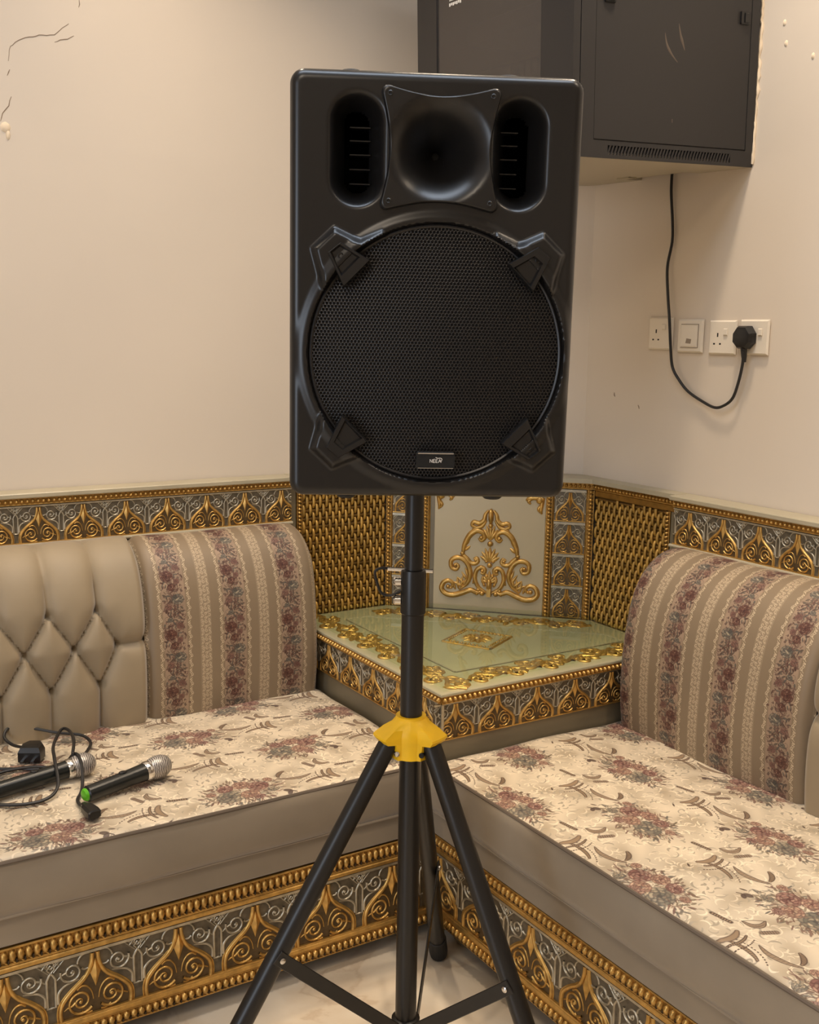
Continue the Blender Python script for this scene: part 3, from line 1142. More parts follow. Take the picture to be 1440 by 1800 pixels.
wicker('woven_panel', (-.712, -.019, 0), (1, 0, 0), (0, -1, 0), .272, ZT, .962)
wicker('woven_panel', (-.013, -.447, 0), (0, -1, 0), (-1, 0, 0), .271, ZT, .962)
for P0, P1, nr in (((-.733, -.022, .979), (-.438, -.022, .979), (0, -1, 0)), ((-.016, -.447, .979), (-.016, -.766, .979), (-1, 0, 0))):
    bead_run('beading', P0, P1, nr, .0185, .0125, cp_root, 'bead', proud=.009)
    b = MB()
    P0, P1 = np.array(P0), np.array(P1)
    nr = np.array(nr, float)
    t = (P1 - P0) / np.linalg.norm(P1 - P0)
    T = lambda V: P0 + V[:, :1] * t + V[:, 1:2] * UP + V[:, 2:3] * nr
    b.bbox((0, -.017, -.006), (np.linalg.norm(P1 - P0), 0, .004), .002, 0, T)
    obj('fillet', b, M_gold2, cp_root)
bead_run('upright_beading', (-.713, -.0215, ZT), (-.713, -.0215, .962), (0, -1, 0), .017, .0105, cp_root, 'scroll', up=(-1, 0, 0), proud=.008)
bead_run('upright_beading', (-.016, -.717, ZT), (-.016, -.717, .962), (-1, 0, 0), .016, .0105, cp_root, 'scroll', up=(0, -1, 0), proud=.008)
b = MB()
b.box((-.7565, -.020, ZT - .1), (-.731, .015, .998))
obj('side_post', b, M_olive, cp_root, 0)
b = MB()
b.box((-.016, -.7665, ZT - .1), (.012, -.734, .998))
obj('side_post', b, M_olive, cp_root, 0)

# the scroll ornament on the centre panel
b = MB()
OC, OZ, K5 = .0125, .658, .00050
TO = lambda V: O_D + (OC + V[:, :1] * K5) * SD + (OZ + V[:, 1:2] * K5) * UP + (V[:, 2:3] * K5) * ND


def orn(P, r, n=6, h=1.15, both=True):
    P = catmull(P, n)
    r = np.interp(np.linspace(0, 1, len(P)), np.linspace(0, 1, len(r)), r)
    for s in ((1, -1) if both else (1,)):
        b.ridge(P * np.array([s, 1]), r, 0, TO, h)


def petal(x, y, a, L, w, both=True, h=.8):
    for s in ((1, -1) if both else (1,)):
        c, q = math.cos(a), math.sin(a)
        k = np.linspace(0, 1, 7)
        P = np.c_[x + c * L * k, y + q * L * k]
        b.ridge(P * np.array([s, 1]), w * np.array([.35, .8, 1, 1, .85, .55, .12]), 0, TO, h)


def dot(x, y, r, both=True):
    for s in ((1, -1) if both else (1,)):
        b.ell((x * s, y, r * .4), (r, r, r), 10, 6, 0, TO)


# bottom scrolls and acanthus
orn([(36, 22), (70, 10), (108, 22), (158, 2), (208, -14), (253, -8), (279, 20), (268, 56), (238, 70), (214, 54), (220, 32), (240, 30)], [7, 14, 16, 17, 17, 16, 15, 13, 11, 9, 8])
dot(240, 34, 13)
orn([(176, 20), (130, 60), (112, 110), (118, 150), (136, 185), (165, 207), (200, 208), (226, 188), (222, 150), (195, 140), (182, 160), (198, 174)], [6, 12, 15, 15, 15, 15, 14, 13, 12, 10, 8])
dot(200, 166, 12)
for x, y, a, L in ((150, 40, 1.9, 70), (165, 32, 1.7, 74), (180, 26, 1.45, 70), (196, 20, 1.2, 60), (118, 90, 1.2, 70), (122, 70, .95, 72), (135, 50, .7, 70), (150, 40, .4, 66), (96, 60, 2.0, 60)):
    petal(x, y, a, L, 9)
orn([(158, 228), (150, 285), (120, 345), (80, 374), (45, 364), (34, 336), (52, 318), (66, 334)], [9, 14, 17, 17, 15, 13, 11, 9])
dot(52, 334, 14)
for x, y, a, L in ((150, 280, 2.2, 55), (142, 300, 2.0, 60), (150, 255, 2.5, 45)):
    petal(x, y, a, L, 10)
orn([(160, 232), (134, 208), (112, 184), (86, 180), (68, 196), (76, 214), (92, 206)], [10, 13, 13, 12, 10, 8])
dot(160, 236, 13)
dot(80, 202, 11)
# crown
orn([(14, 496), (32, 470), (40, 436), (66, 418), (98, 424), (108, 404), (84, 392)], [6, 12, 14, 13, 11, 9])
orn([(26, 440), (50, 402), (84, 388), (106, 376)], [7, 12, 12, 7])
b.ell((0, 462, 8), (15, 46, 22), 12, 8, 0, TO)
dot(0, 408, 14, False)
for a, L in ((PI / 2, 96), (PI / 2 - .28, 90), (PI / 2 - .56, 78)):
    petal(0, 322, a, L, 11, a < 1.5)
dot(0, 302, 17, False)
# middle fan
for a, L in ((PI / 2, 88), (PI / 2 - .36, 84), (PI / 2 - .72, 76), (PI / 2 - 1.1, 64)):
    petal(0, 196, a, L, 12, a < 1.5)
dot(0, 176, 15, False)
dot(20, 196, 9)
# lyre
orn([(16, 12), (60, 40), (84, 90), (76, 140), (48, 160), (26, 146), (34, 124), (50, 130)], [8, 12, 13, 13, 12, 10, 8])
dot(42, 140, 11)
for a, L in ((PI / 2, 70), (PI / 2 - .4, 64), (PI / 2 - .85, 56), (PI / 2 - 1.3, 50)):
    petal(0, 74, a, L, 11, a < 1.5)
b.ell((0, 60, 8), (16, 40, 18), 10, 6, 0, TO)
b.box((-12, -8, 0), (12, 40, 22), 0, TO)
for x, y, r in ((40, 8, 15), (62, 26, 11), (30, 60, 9), (70, 4, 10), (18, 110, 9)):
    dot(x, y, r)
orn([(24, 48), (40, 84), (34, 112)], [6, 9, 6])
obj('scroll_ornament', b, M_gold, cp_root, 60)
# leaf corners at the top of the centre panel
for s in (1, -1):
    b = MB()
    TC = lambda V: O_D + (.008 + s * (.152 - V[:, :1] * K5)) * SD + (.952 - V[:, 1:2] * K5) * UP + V[:, 2:3] * K5 * ND
    for P, r in (([(4, 4), (8, 40), (12, 80), (6, 100)], [14, 13, 10, 4]), ([(4, 4), (40, 8), (80, 12), (98, 26)], [14, 13, 12, 4]), ([(60, 10), (84, 30), (70, 44)], [9, 10, 5]), ([(12, 50), (26, 72), (14, 92)], [9, 10, 5])):
        b.ridge(catmull(P, 5), np.interp(np.linspace(0, 1, 5 * (len(P) - 1) + 1), np.linspace(0, 1, len(r)), r), 0, TC, 1.1)
    b.ell((20, 20, 6), (22, 22, 16), 10, 6, 0, TC)
    if s < 0:
        b.f = [f[::-1] for f in b.f]
    obj('leaf_corner', b, M_gold, cp_root, 60)

# ------------------------------------------------------------------ corner table
XT, YT = -.7323, -.7638
tr = thing('corner_table', 'low gilded corner table filling the corner between the two sofas', 'table', (-.4, -.45, 0))


def clip_poly(o):
    # table outline, inset by o (front edges) and cut by the diagonal
    return [(XT + o, YT + o), (-.016, YT + o), (-.016, -.449), (-.437, -.024), (XT + o, -.024)]


b = MB()
b.prism([(XT + .035, YT + .035), (-.06, YT + .035), (-.06, -.5), (-.46, -.06), (XT + .035, -.06)], .0, .340)
b.prism([(XT + .006, YT + .006), (-.06, YT + .006), (-.06, -.5), (-.46, -.06), (XT + .006, -.06)], .340, .4925)
obj('table_base', b, M_olive, tr, 0)
b = MB()
b.prism(clip_poly(.004), .4927, .5995)
obj('table_body', b, M_brown, tr, 0)
b = MB()
b.prism(clip_poly(-.006), .5997, .6065, b=.002)
obj('table_top', b, M_top, tr, 0)
bead_run('beading', (XT, -.10, .5815), (XT, YT - .003, .5815), (-1, 0, 0), .0185, .0135, tr, 'bead', proud=.011)
bead_run('beading', (XT - .003, YT, .5815), (-.016, YT, .5815), (0, -1, 0), .0185, .0135, tr, 'bead', proud=.011)
for k in range(6):
    inst('ornament_tile', TILE_TABLE, (XT + .040 + .118 * (k + 0), YT + .0035, .493), tr, frame_rot((1, 0, 0), UP, (0, -1, 0)))
for k in range(6):
    y = YT + .075 + .118 * k
    inst('ornament_tile', TILE_TABLE, (XT + .0035, y, .493), tr, frame_rot((0, -1, 0), UP, (-1, 0, 0)))
b = MB()
b.bbox((XT - .002, YT - .002, .4925), (XT + .005, YT + .005, .582), .002)
obj('corner_post', b, M_silver, tr)
# relief under the glass: sprigs around the border, inner frame, centre medallion
b = MB()


def sprig(x, y, a, sc):
    c, q = math.cos(a), math.sin(a)
    T = lambda V: np.c_[x + (V[:, 0] * c - V[:, 1] * q) * sc, y + (V[:, 0] * q + V[:, 1] * c) * sc, .6068 + V[:, 2] * sc]
    b.ridge(catmull([(-.05, -.01), (-.02, .012), (.015, -.008), (.05, .012)], 5), .005, 0, T, .8)
    for k in range(6):
        aa = random.uniform(0, 2 * PI)
        px, py = -.04 + k * .016, random.uniform(-.01, .01)
        L = random.uniform(.018, .034)
        kk = np.linspace(0, 1, 5)
        b.ridge(np.c_[px + math.cos(aa) * L * kk, py + math.sin(aa) * L * kk], np.array([.002, .006, .007, .005, .001]), 0, T, .7)
    b.ridge(spiral((.02, .02), .016, 0, 1.1, 12, .2), .004, 0, T, .9)
    b.ridge(spiral((-.025, -.018), .014, 2, 1.1, 12, .2), .004, 0, T, .9)


pts_ = []
for k in range(7):
    pts_.append((XT + .055, YT + .06 + k * .105, PI / 2))
    if k:
        pts_.append((XT + .06 + k * .105, YT + .055, 0))
for k in range(6):
    s = (k + .5) / 6
    pts_.append((-.475 + s * .42 - .02, -.075 - s * .42, -PI / 4))
for x, y, a in pts_:
    sprig(x, y, a, 1.25)
    sprig(x + .01, y + .012, a + .4, .9)
o = obj('gilded_sprigs', b, M_gold, tr, 60)
o['kind'] = 'stuff'
b = MB()
ip = [(XT + .112, YT + .112), (-.085, YT + .112), (-.085, -.585), (-.555, -.115), (XT + .112, -.115)]
b.prism(ip, .6066, .6084, 0, b=.001)
obj('inner_panel', b, M_top, tr, 0)
b = MB()
TP = lambda V: np.c_[V[:, 0], V[:, 1], .608 + V[:, 2]]
for k in range(5):
    b.ridge([ip[k], ip[(k + 1) % 5]], .0025, 0, TP, 1.0)
obj('inner_frame', b, M_ledge, tr)
# centre medallion
b = MB()
mc, ms = np.array((-.415, -.455)), .068
ma = .50
TM = lambda V: np.c_[mc[0] + V[:, 0] * math.cos(ma) - V[:, 1] * math.sin(ma), mc[1] + V[:, 0] * math.sin(ma) + V[:, 1] * math.cos(ma), .6085 + V[:, 2]]
b.box((-ms, -ms, 0), (ms, ms, .002), 1, TM)
sq = [(-ms, -ms), (ms, -ms), (ms, ms), (-ms, ms)]
for k in range(4):
    a, c = np.array(sq[k]), np.array(sq[(k + 1) % 4])
    b.ridge([a, c], .004, 0, TM, 1)
    for q in np.linspace(.08, .92, 10):
        p_ = a + (c - a) * q
        b.ell((p_[0] * .86, p_[1] * .86, .002), (.0045, .0045, .004), 6, 4, 0, TM)
for k in range(12):
    a = k * PI / 6
    kk = np.linspace(.15, 1, 6)
    b.ridge(np.c_[math.cos(a) * .042 * kk, math.sin(a) * .042 * kk], np.array([.002, .005, .007, .007, .005, .001]), 0, TM, .9, .002)
b.ell((0, 0, .003), (.010, .010, .006), 10, 5, 0, TM)
obj('medallion', b, [M_gold, M_top], tr, 60)
b = MB()
b.prism([(x, y) for x, y in clip_poly(.006)], .6155, .6215, b=.001)
g = obj('glass_sheet', b, M_glass, None, 0)
g['label'] = 'clear glass sheet lying on the gilded corner table'
g['category'] = 'glass'

# ------------------------------------------------------------------ loudspeaker
SPR = np.array([[0.8805, 0.4738, -0.0131], [-0.474, 0.8799, -0.0346], [-0.0048, 0.0367, 0.9993]])
PXY = np.array([-1.0282, -1.1003])
SO = np.array([PXY[0], PXY[1], 1.1529]) + SPR @ np.array([.0067, 0, 0])
sp = thing('loudspeaker', 'large black loudspeaker with a round mesh grille, mounted on the tripod stand', 'loudspeaker', tuple(SO), rot=SPR.tolist())
SW, SH, FR = .434, .631, -.19


def sd_poly(X, Z, P):
    P = np.array(P)
    d = np.full(X.shape, 1e9)
    ins = np.zeros(X.shape, bool)
    n = len(P)
    for i in range(n):
        a, c = P[i], P[(i + 1) % n]
        v = c - a
        t = np.clip(((X - a[0]) * v[0] + (Z - a[1]) * v[1]) / (v @ v), 0, 1)
        d = np.minimum(d, np.hypot(X - a[0] - t * v[0], Z - a[1] - t * v[1]))
        cnd = ((a[1] > Z) != (c[1] > Z)) & (X < (c[0] - a[0]) * (Z - a[1]) / (c[1] - a[1] + 1e-12) + a[0])
        ins ^= cnd
    return np.where(ins, -d, d)


def sstep(x, a, c):
    t = np.clip((x - a) / (c - a), 0, 1)
    return t * t * (3 - 2 * t)


def sd_rrect(X, Z, hw, hh, r):
    qx, qz = np.abs(X) - (hw - r), np.abs(Z) - (hh - r)
    return np.hypot(np.maximum(qx, 0), np.maximum(qz, 0)) + np.minimum(np.maximum(qx, qz), 0) - r


GC, GZ, GR_ = .0065, .222, .193
nx, nz = 190, 272
xs = np.linspace(-SW / 2, SW / 2, nx)
zs = np.linspace(0, SH, nz)
X, Z = np.meshgrid(xs, zs)
RC, RE = .022, .016
sd = sd_rrect(X, Z - SH / 2, SW / 2, SH / 2, RC)
# pull corner points back to the rounded outline
cxx = np.clip(X, -SW / 2 + RC, SW / 2 - RC)
czz = np.clip(Z, RC, SH - RC)
dx, dz = X - cxx, Z - czz
L = np.hypot(dx, dz) + 1e-9
k = np.where(L > RC, RC / L, 1)
X, Z = cxx + dx * k, czz + dz * k
ins = np.clip(-sd, 0, RE)
depth = RE - np.sqrt(np.maximum(RE ** 2 - (RE - ins) ** 2, 0))
rad = np.hypot(X - GC, Z - GZ)
# raised ring around the grille, seat for the grille
depth -= .0045 * sstep(rad, .217, .201) * (1 - sstep(rad, .199, .193)) 
depth += .010 * sstep(rad, .1965, .193)
# zigzag corner plates
ZG = [(-.1925, .377), (-.1575, .410), (-.118, .392), (-.085, .4065), (-.05, .385), (-.10, .33), (-.165, .285), (-.1755, .315)]
plate = np.zeros_like(X)
for sx_ in (1, -1):
    for sz_ in (1, -1):
        P = [(GC + sx_ * x, GZ + sz_ * (z - .222) + (0 if sz_ > 0 else .008)) for x, z in ZG]
        plate = np.maximum(plate, sstep(sd_poly(X, Z, P), .002, -.0115))
depth -= .012 * plate * sstep(rad, .193, .1955)
# bass ports beside the horn
for cx in (-.1185, .1225):
    pz = np.clip(Z, .4790, .5590)
    q = np.hypot(X - cx, Z - pz) - .034
    depth += .052 * sstep(q, .013, -.022) ** 1.3
    depth += .03 * sstep(q, -.012, -.03)
# shallow dish behind the horn's lower lip
V = np.stack([X, FR + depth, Z], -1).reshape(-1, 3)
F, Mi = [], []
hole = (rad < .188) | (np.hypot(X - .0035, Z - .5215) < .070)
for cx in (-.1185, .1225):
    hole |= (np.hypot(X - cx, Z - np.clip(Z, .4790, .5590)) - .034) < -.014
for j in range(nz - 1):
    for i in range(nx - 1):
        if hole[j, i] and hole[j + 1, i + 1]:
            continue
        a = j * nx + i
        F.append((a, a + 1, a + nx + 1, a + nx))
b = MB()
b.add(V, F)
per = []
m = 12
for cx, cz, a0 in ((1, -1, -PI / 2), (1, 1, 0), (-1, 1, PI / 2), (-1, -1, PI)):
    for q in range(m):
        a = a0 + q / (m - 1) * PI / 2
        per.append((cx * (SW / 2 - RC) + RC * math.cos(a), SH / 2 + cz * (SH / 2 - RC) + RC * math.sin(a)))
per = np.array(per)
cen = np.array([0, SH / 2])
R = []
for y, s in ((FR + RE - .0008, .9985), (FR + .03, 1.0), (-.02, .985), (.12, .80), (.165, .70), (.172, .66)):
    q = cen + (per - cen) * np.array([s, min(1, s + .06) if s < .99 else s])
    R.append(np.c_[q[:, 0], np.full(len(q), y), q[:, 1]])
b.rings(R, 0, True, False, True)
obj('cabinet', b, M_black, sp, 40, local=True)
# feet of the cabinet, top and bottom
for x in (-.128, .110):
    for z0, z1 in ((-.011, .004), (SH - .004, SH + .008)):
        b = MB()
        b.lathe([(.017, 0), (.017, z1 - z0 - .004), (.013, z1 - z0)] if z1 > .1 else [(.013, 0), (.017, .004), (.017, z1 - z0)], (x, -.13, z0), n=16)
        obj('rubber_foot', b, M_tip, sp, local=True)
# port slats
for cx in (-.1135, .1085):
    for z in (.554, .535, .515, .494, .473):
        b = MB()
        b.bbox((cx - .0155, FR + .034, z - .0011), (cx + .0155, FR + .060, z + .0011), .0005)
        obj('port_slat', b, M_black2, sp, local=True)
# horn
b = MB()
base = []
hw = .0865
for k in range(4):
    a = k * PI / 2 + PI / 4
    ca, sa = math.cos(a), math.sin(a)
    c = np.array([ca, sa]) * (hw - .008) * math.sqrt(2)
    d = a
    for q in np.linspace(-.95, .95, 7):
        base.append(c + .009 * np.array([math.cos(d + q), math.sin(d + q)]))
    a2 = a + PI / 2
    nxt = np.array([math.cos(a2), math.sin(a2)]) * (hw - .008) * math.sqrt(2)
    mid = a + PI / 4
    nrm = np.array([math.cos(mid), math.sin(mid)])
    P0 = c + .009 * np.array([math.cos(d + .95), math.sin(d + .95)])
    P1 = nxt + .009 * np.array([math.cos(a2 - .95), math.sin(a2 - .95)])
    for q in np.linspace(0, 1, 20)[1:-1]:
        base.append(P0 + (P1 - P0) * q - nrm * .0125 * math.sin(PI * q))
base = np.array(base)
HX, HZ = .0035, .5215
R = []
for t in np.r_[1.0, 1.0, .995, .98, .96, .94, .92, .9, .87, .84, .8, np.linspace(.76, .16, 22), .12, .08, .05]:
    w = (1 - sstep(np.array(t), .35, .9))
    ang = np.arctan2(base[:, 1], base[:, 0])
    circ = np.c_[np.cos(ang), np.sin(ang)] * t * .095
    P = base * t * (1 - w) + circ * w
    rho = np.hypot(P[:, 0], P[:, 1]) / .082
    dp = .105 * np.maximum(0, 1 - rho) ** 1.55
    lip = -.0135 + .006 * (1 - min(1, (1 - t) / .04)) ** 2
    y = lip + dp
    if len(R) == 0:
        y = np.full(len(P), .004)
    R.append(np.c_[HX + P[:, 0], FR + y, HZ + P[:, 1]])
b.rings(R, 0, True, False, True)
b.f = [f for f in b.f]
horn = obj('horn', b, M_black, sp, 50, local=True)
b = MB()
b.lathe([(.012, 0), (.010, .004), (.004, .008)], (HX, FR + .088, HZ), (0, -1, 0), 14)
obj('throat_plug', b, M_deep, horn, local=True)
for sx_ in (-1, 1):
    for sz_ in (-1, 1):
        b = MB()
        b.lathe([(.0042, 0), (.0042, .002), (.0028, .003), (.0012, .0015)], (HX + sx_ * .075, FR - .0125, HZ + sz_ * .075), (0, -1, 0), 10)
        obj('screw', b, M_screw, horn, local=True)
# perforated grille
b = MB()
a = .0054
V, F = [], []
hexo = np.array([(math.cos(PI / 6 + k * PI / 3), math.sin(PI / 6 + k * PI / 3)) for k in range(6)])
ro, ri, th = a / math.sqrt(3), a * .42, .0011
n = 0
rows = int(.19 / (a * .866)) + 1
for j in range(-rows, rows + 1):
    for i in range(-40, 41):
        cx, cz = (i + (.5 if j % 2 else 0)) * a, j * a * .866
        rr = math.hypot(cx, cz)
        if rr > .1905:
            continue
        hx = np.array((cx, cz)) + hexo * ro
        hi = np.array((cx, cz)) + hexo * ri
        def yy(P):
            return FR + .004 - .014 * (1 - (np.hypot(P[:, 0], P[:, 1]) / .193) ** 2)
        V.append(np.c_[GC + hx[:, 0], yy(hx), GZ + hx[:, 1]])
        V.append(np.c_[GC + hi[:, 0], yy(hi) - .0003, GZ + hi[:, 1]])
        V.append(np.c_[GC + hi[:, 0], yy(hi) + th, GZ + hi[:, 1]])
        for k in range(6):
            k2 = (k + 1) % 6
            F.append((n + k, n + k2, n + 6 + k2, n + 6 + k))
            F.append((n + 6 + k, n + 6 + k2, n + 12 + k2, n + 12 + k))
        n += 18
b.add(np.concatenate(V), F)
t = np.linspace(0, 2 * PI, 97)
b.tube(np.c_[GC + .1915 * np.cos(t), np.full(97, FR + .004), GZ + .1915 * np.sin(t)], .0028, 6, 0, False)
obj('grille', b, M_grill, sp, 25, local=True)
b = MB()
b.lathe([(.192, -.012), (.186, -.018), (.178, -.016), (.168, -.026), (.13, -.055), (.075, -.085), (.06, -.088), (.05, -.075), (.03, -.066), (.004, -.062)], (GC, FR, GZ), (0, -1, 0), 48)
obj('woofer_cone', b, M_cone, sp, 40, local=True)
# corner clamps holding the grille
KT = [(-.1665, .3705), (-.1475, .386), (-.1035, .3605), (-.1425, .3205)]
for sx_ in (1, -1):
    for sz_ in (1, -1):
        P = np.array([(GC + sx_ * x, GZ + sz_ * (z - .222) + (0 if sz_ > 0 else .006)) for x, z in KT])
        if sx_ * sz_ < 0:
            P = P[::-1]
        c = P.mean(0)
        R = []
        out_ = P[0] * .55 + P[1] * .45
        for s, y in ((1.0, .002), (1.0, -.0175), (.95, -.0195), (.70, -.0196), (.58, -.0140), (.02, -.0140)):
            q = c + (P - c) * s
            if s < .71:
                q = q + (out_ - c) * .24 * (s > .1)
            R.append(np.c_[q[:, 0], np.full(4, FR + y), q[:, 1]])
        b = MB()
        b.rings(R, 0, True, False, True)
        cl = obj('grille_clamp', b, M_black2, sp, 20, local=True)
        q = np.array([GC + sx_ * -.1475, GZ + sz_ * (.366 - .222) + (0 if sz_ > 0 else .006)])
        b = MB()
        b.lathe([(.005, 0), (.005, .002), (.0035, .003), (.0015, .0015)], (q[0], FR - .0135, q[1]), (0, -1, 0), 10)
        obj('screw', b, M_screw, cl, local=True)
# badge with its lettering
BX, BZ = .0090, .0615
b = MB()
b.bbox((BX - .0295, FR - .0165, BZ - .0125), (BX + .0295, FR - .004, BZ + .0125), .002)
bd = obj('badge', b, M_deep, sp, 30, local=True)
b = MB()
b.box((BX - .0275, FR - .0175, BZ + .0105), (BX + .0275, FR - .0160, BZ + .0120))
b.box((BX - .0275, FR - .0175, BZ - .0120), (BX + .0275, FR - .0160, BZ - .0112))
obj('badge_rim', b, M_chrome, bd, 0, local=True)
b = MB()
TB = lambda V: np.c_[BX - .0088 + V[:, 0], FR - .0166 - V[:, 2], BZ - .0030 + V[:, 1]]
def st(P, r=.00042):
    b.ridge(P, r, 0, TB, 1)
hh, ww = .0052, .0034
x = 0
st([(x, 0), (x, hh)]); st([(x, hh), (x + ww, 0)]); st([(x + ww, 0), (x + ww, hh)])
for x in (.0050, .0092):
    st([(x, 0), (x, hh)], .0005); st([(x, hh), (x + .003, hh)]); st([(x, hh * .5), (x + .0026, hh * .5)]); st([(x, 0), (x + .003, 0)])
x = .0132
st([(x, 0), (x + .002, hh)]); st([(x + .002, hh), (x + .004, 0)]); st([(x + .001, hh * .38), (x + .003, hh * .38)])
b.ridge(catmull([(.0085, hh + .003), (.012, hh + .0016), (.0165, hh + .0018), (.0185, hh + .0002), (.0172, hh * .35)], 5), .0005, 0, TB, 1)
obj('badge_lettering', b, M_print, bd, 0, local=True)

# ------------------------------------------------------------------ tripod stand
PX, PY = PXY
sd_ = thing('speaker_stand', 'black tripod speaker stand with a yellow plastic hub, standing between the sofas', 'stand', (PX, PY, 0))
b = MB()
b.lathe([(.0165, .80), (.0165, 1.165)], (PX, PY, 0), n=24)
obj('upper_pole', b, M_tube, sd_)
b = MB()
b.lathe([(.0200, .08), (.0200, .915)], (PX, PY, 0), n=24)
obj('lower_pole', b, M_tube, sd_)
b = MB()
b.lathe([(.0205, .908), (.0225, .910), (.0225, .984), (.0215, .988), (.0168, .989)], (PX, PY, 0), n=24)
obj('pole_collar', b, M_black2, sd_)
# locking pin, its cord and knobs
ex = np.array([.8475, -.5305, 0.0])
PC = np.array([PX, PY, .9865])
b = MB()
b.tube([PC - ex * .046 + (0, 0, .002), PC + ex * .034 - (0, 0, .001)], .0036, 8)
pin = obj('locking_pin', b, M_chrome, sd_)
b = MB()
b.tube(PC + catmull([-ex * .046 + (0, 0, .003), -ex * .058 + (0, 0, .003), -ex * .068 + (0, 0, -.004), -ex * .064 + (0, 0, -.024), -ex * .056 + (0, 0, -.042), -ex * .040 + (0, 0, -.046), -ex * .020 + (0, 0, -.036)], 6), .0042, 8, flat=.6)
obj('pin_cord', b, M_cord, pin)
for dz in (-.020, -.054):
    b = MB()
    b.lathe([(.009, 0), (.009, .010), (.006, .013)], tuple(PC - ex * .022 + np.array((0, 0, dz))), tuple(-ex), 14)
    obj('collar_screw', b, M_chrome, sd_)
ZC = .6765
legs = {'back': (.816, .394, .300), 'left': (3.133, .473, .328), 'right': (5.071, .360, .280)}
ldir = [np.array([math.cos(v[0]), math.sin(v[0]), 0]) for v in legs.values()]
# yellow hub: round neck swelling to three sleeves joined by flat webs
b = MB()


def hub_ring(z, r, hw2, web, blend):
    P = []
    for k in range(3):
        u = ldir[k]
        v = np.array([-u[1], u[0], 0])
        un = ldir[(k + 1) % 3]
        vn = np.array([-un[1], un[0], 0])
        A_ = u * web + v * .024
        B_ = un * web - vn * .024
        m_ = (A_ + B_) / 2
        m_ = m_ / np.linalg.norm(m_) * .003
        for p_ in (u * r - v * hw2, u * r * 1.03 - v * hw2 * .4, u * r * 1.03 + v * hw2 * .4, u * r + v * hw2, A_, A_ * .66 + B_ * .34 + m_, A_ * .34 + B_ * .66 + m_, B_):
            c_ = p_ / np.linalg.norm(p_) * .0275
            P.append(np.array([PX, PY, z]) + p_ * (1 - blend) + c_ * blend)
    return np.array(P)


b.rings([hub_ring(*q) for q in ((.646, .036, .019, .031, 0), (.6465, .0395, .0215, .033, 0), (.676, .043, .0225, .033, 0), (.678, .060, .0215, .0335, 0), (.686, .0655, .0225, .0335, 0), (.690, .0650, .0225, .0335, 0), (.702, .050, .021, .0325, .15), (.711, .038, .018, .031, .7), (.716, .036, .016, .03, 1), (.7195, .036, .016, .03, 1))], 0)
hub = obj('hub', b, M_yellow, sd_, 30)
# rivets on the web that faces the viewer
mid = ldir[1] + ldir[2]
mid /= np.linalg.norm(mid)
tang = np.array([-mid[1], mid[0], 0])
A_ = ldir[1] * .033
B_ = ldir[2] * .033
fr_ = np.array([PX, PY, 0]) + (A_ + np.array([-ldir[1][1], ldir[1][0], 0]) * .024 + B_ - np.array([-ldir[2][1], ldir[2][0], 0]) * .024) / 2
for q, z, mm in ((-.022, .660, M_chrome), (.022, .659, M_screw)):
    b = MB()
    P = fr_ + tang * q + mid * .001
    P[2] = z
    b.lathe([(.005, -.012), (.005, .004), (.003, .006)], tuple(P), tuple(mid), 12)
    obj('rivet', b, mm, hub)
for (nm, (az, r, zj)), u in zip(legs.items(), ldir):
    P0 = np.array([PX, PY, ZC]) + u * .045
    P1 = np.array([PX, PY, 0]) + u * r
    dv = (P1 - P0) / np.linalg.norm(P1 - P0)
    LL = np.linalg.norm(P1 - P0)
    b = MB()
    b.lathe([(.0178, .0), (.0178, LL - .02)], tuple(P0), tuple(dv), 20)
    lg = obj('leg', b, M_tube, sd_)
    b = MB()
    b.lathe([(.0182, LL - .075), (.0205, LL - .073), (.0212, LL - .03), (.0195, LL - .014), (.012, LL - .006)], tuple(P0), tuple(dv), 20)
    obj('rubber_tip', b, M_tip, lg)
    J = P0 + (P1 - P0) * (ZC - zj) / ZC
    E_ = np.array([PX, PY, .102]) + u * .022
    v = np.cross(u, UP)
    sx_ = (E_ - J) / np.linalg.norm(E_ - J)
    nn = np.cross(v, sx_)
    Ls = np.linalg.norm(E_ - J)
    for side_ in ((.0185,) if nm != 'back' else (.0185,)):
        fv = v if (v @ np.array(_F)) < 0 else -v
        T = lambda V: J + fv * side_ + V[:, :1] * sx_ + V[:, 1:2] * nn + V[:, 2:3] * fv
        b = MB()
        b.bbox((-.012, -.0125, -.0015), (Ls, .0125, .0015), .001, 0, T)
        stt = obj('strut', b, M_tube, sd_)
        b = MB()
        b.lathe([(.0055, 0), (.0055, .003), (.003, .0045)], tuple(J + fv * (side_ + .0012)), tuple(fv), 12)
        obj('rivet', b, M_chrome, stt)
b = MB()
b.lathe([(.021, .076), (.027, .078), (.027, .116), (.021, .119)], (PX, PY, 0), n=24)
obj('lower_collar', b, M_black2, sd_)

# ------------------------------------------------------------------ microphones and the cord on the left seat
SZ = .4615


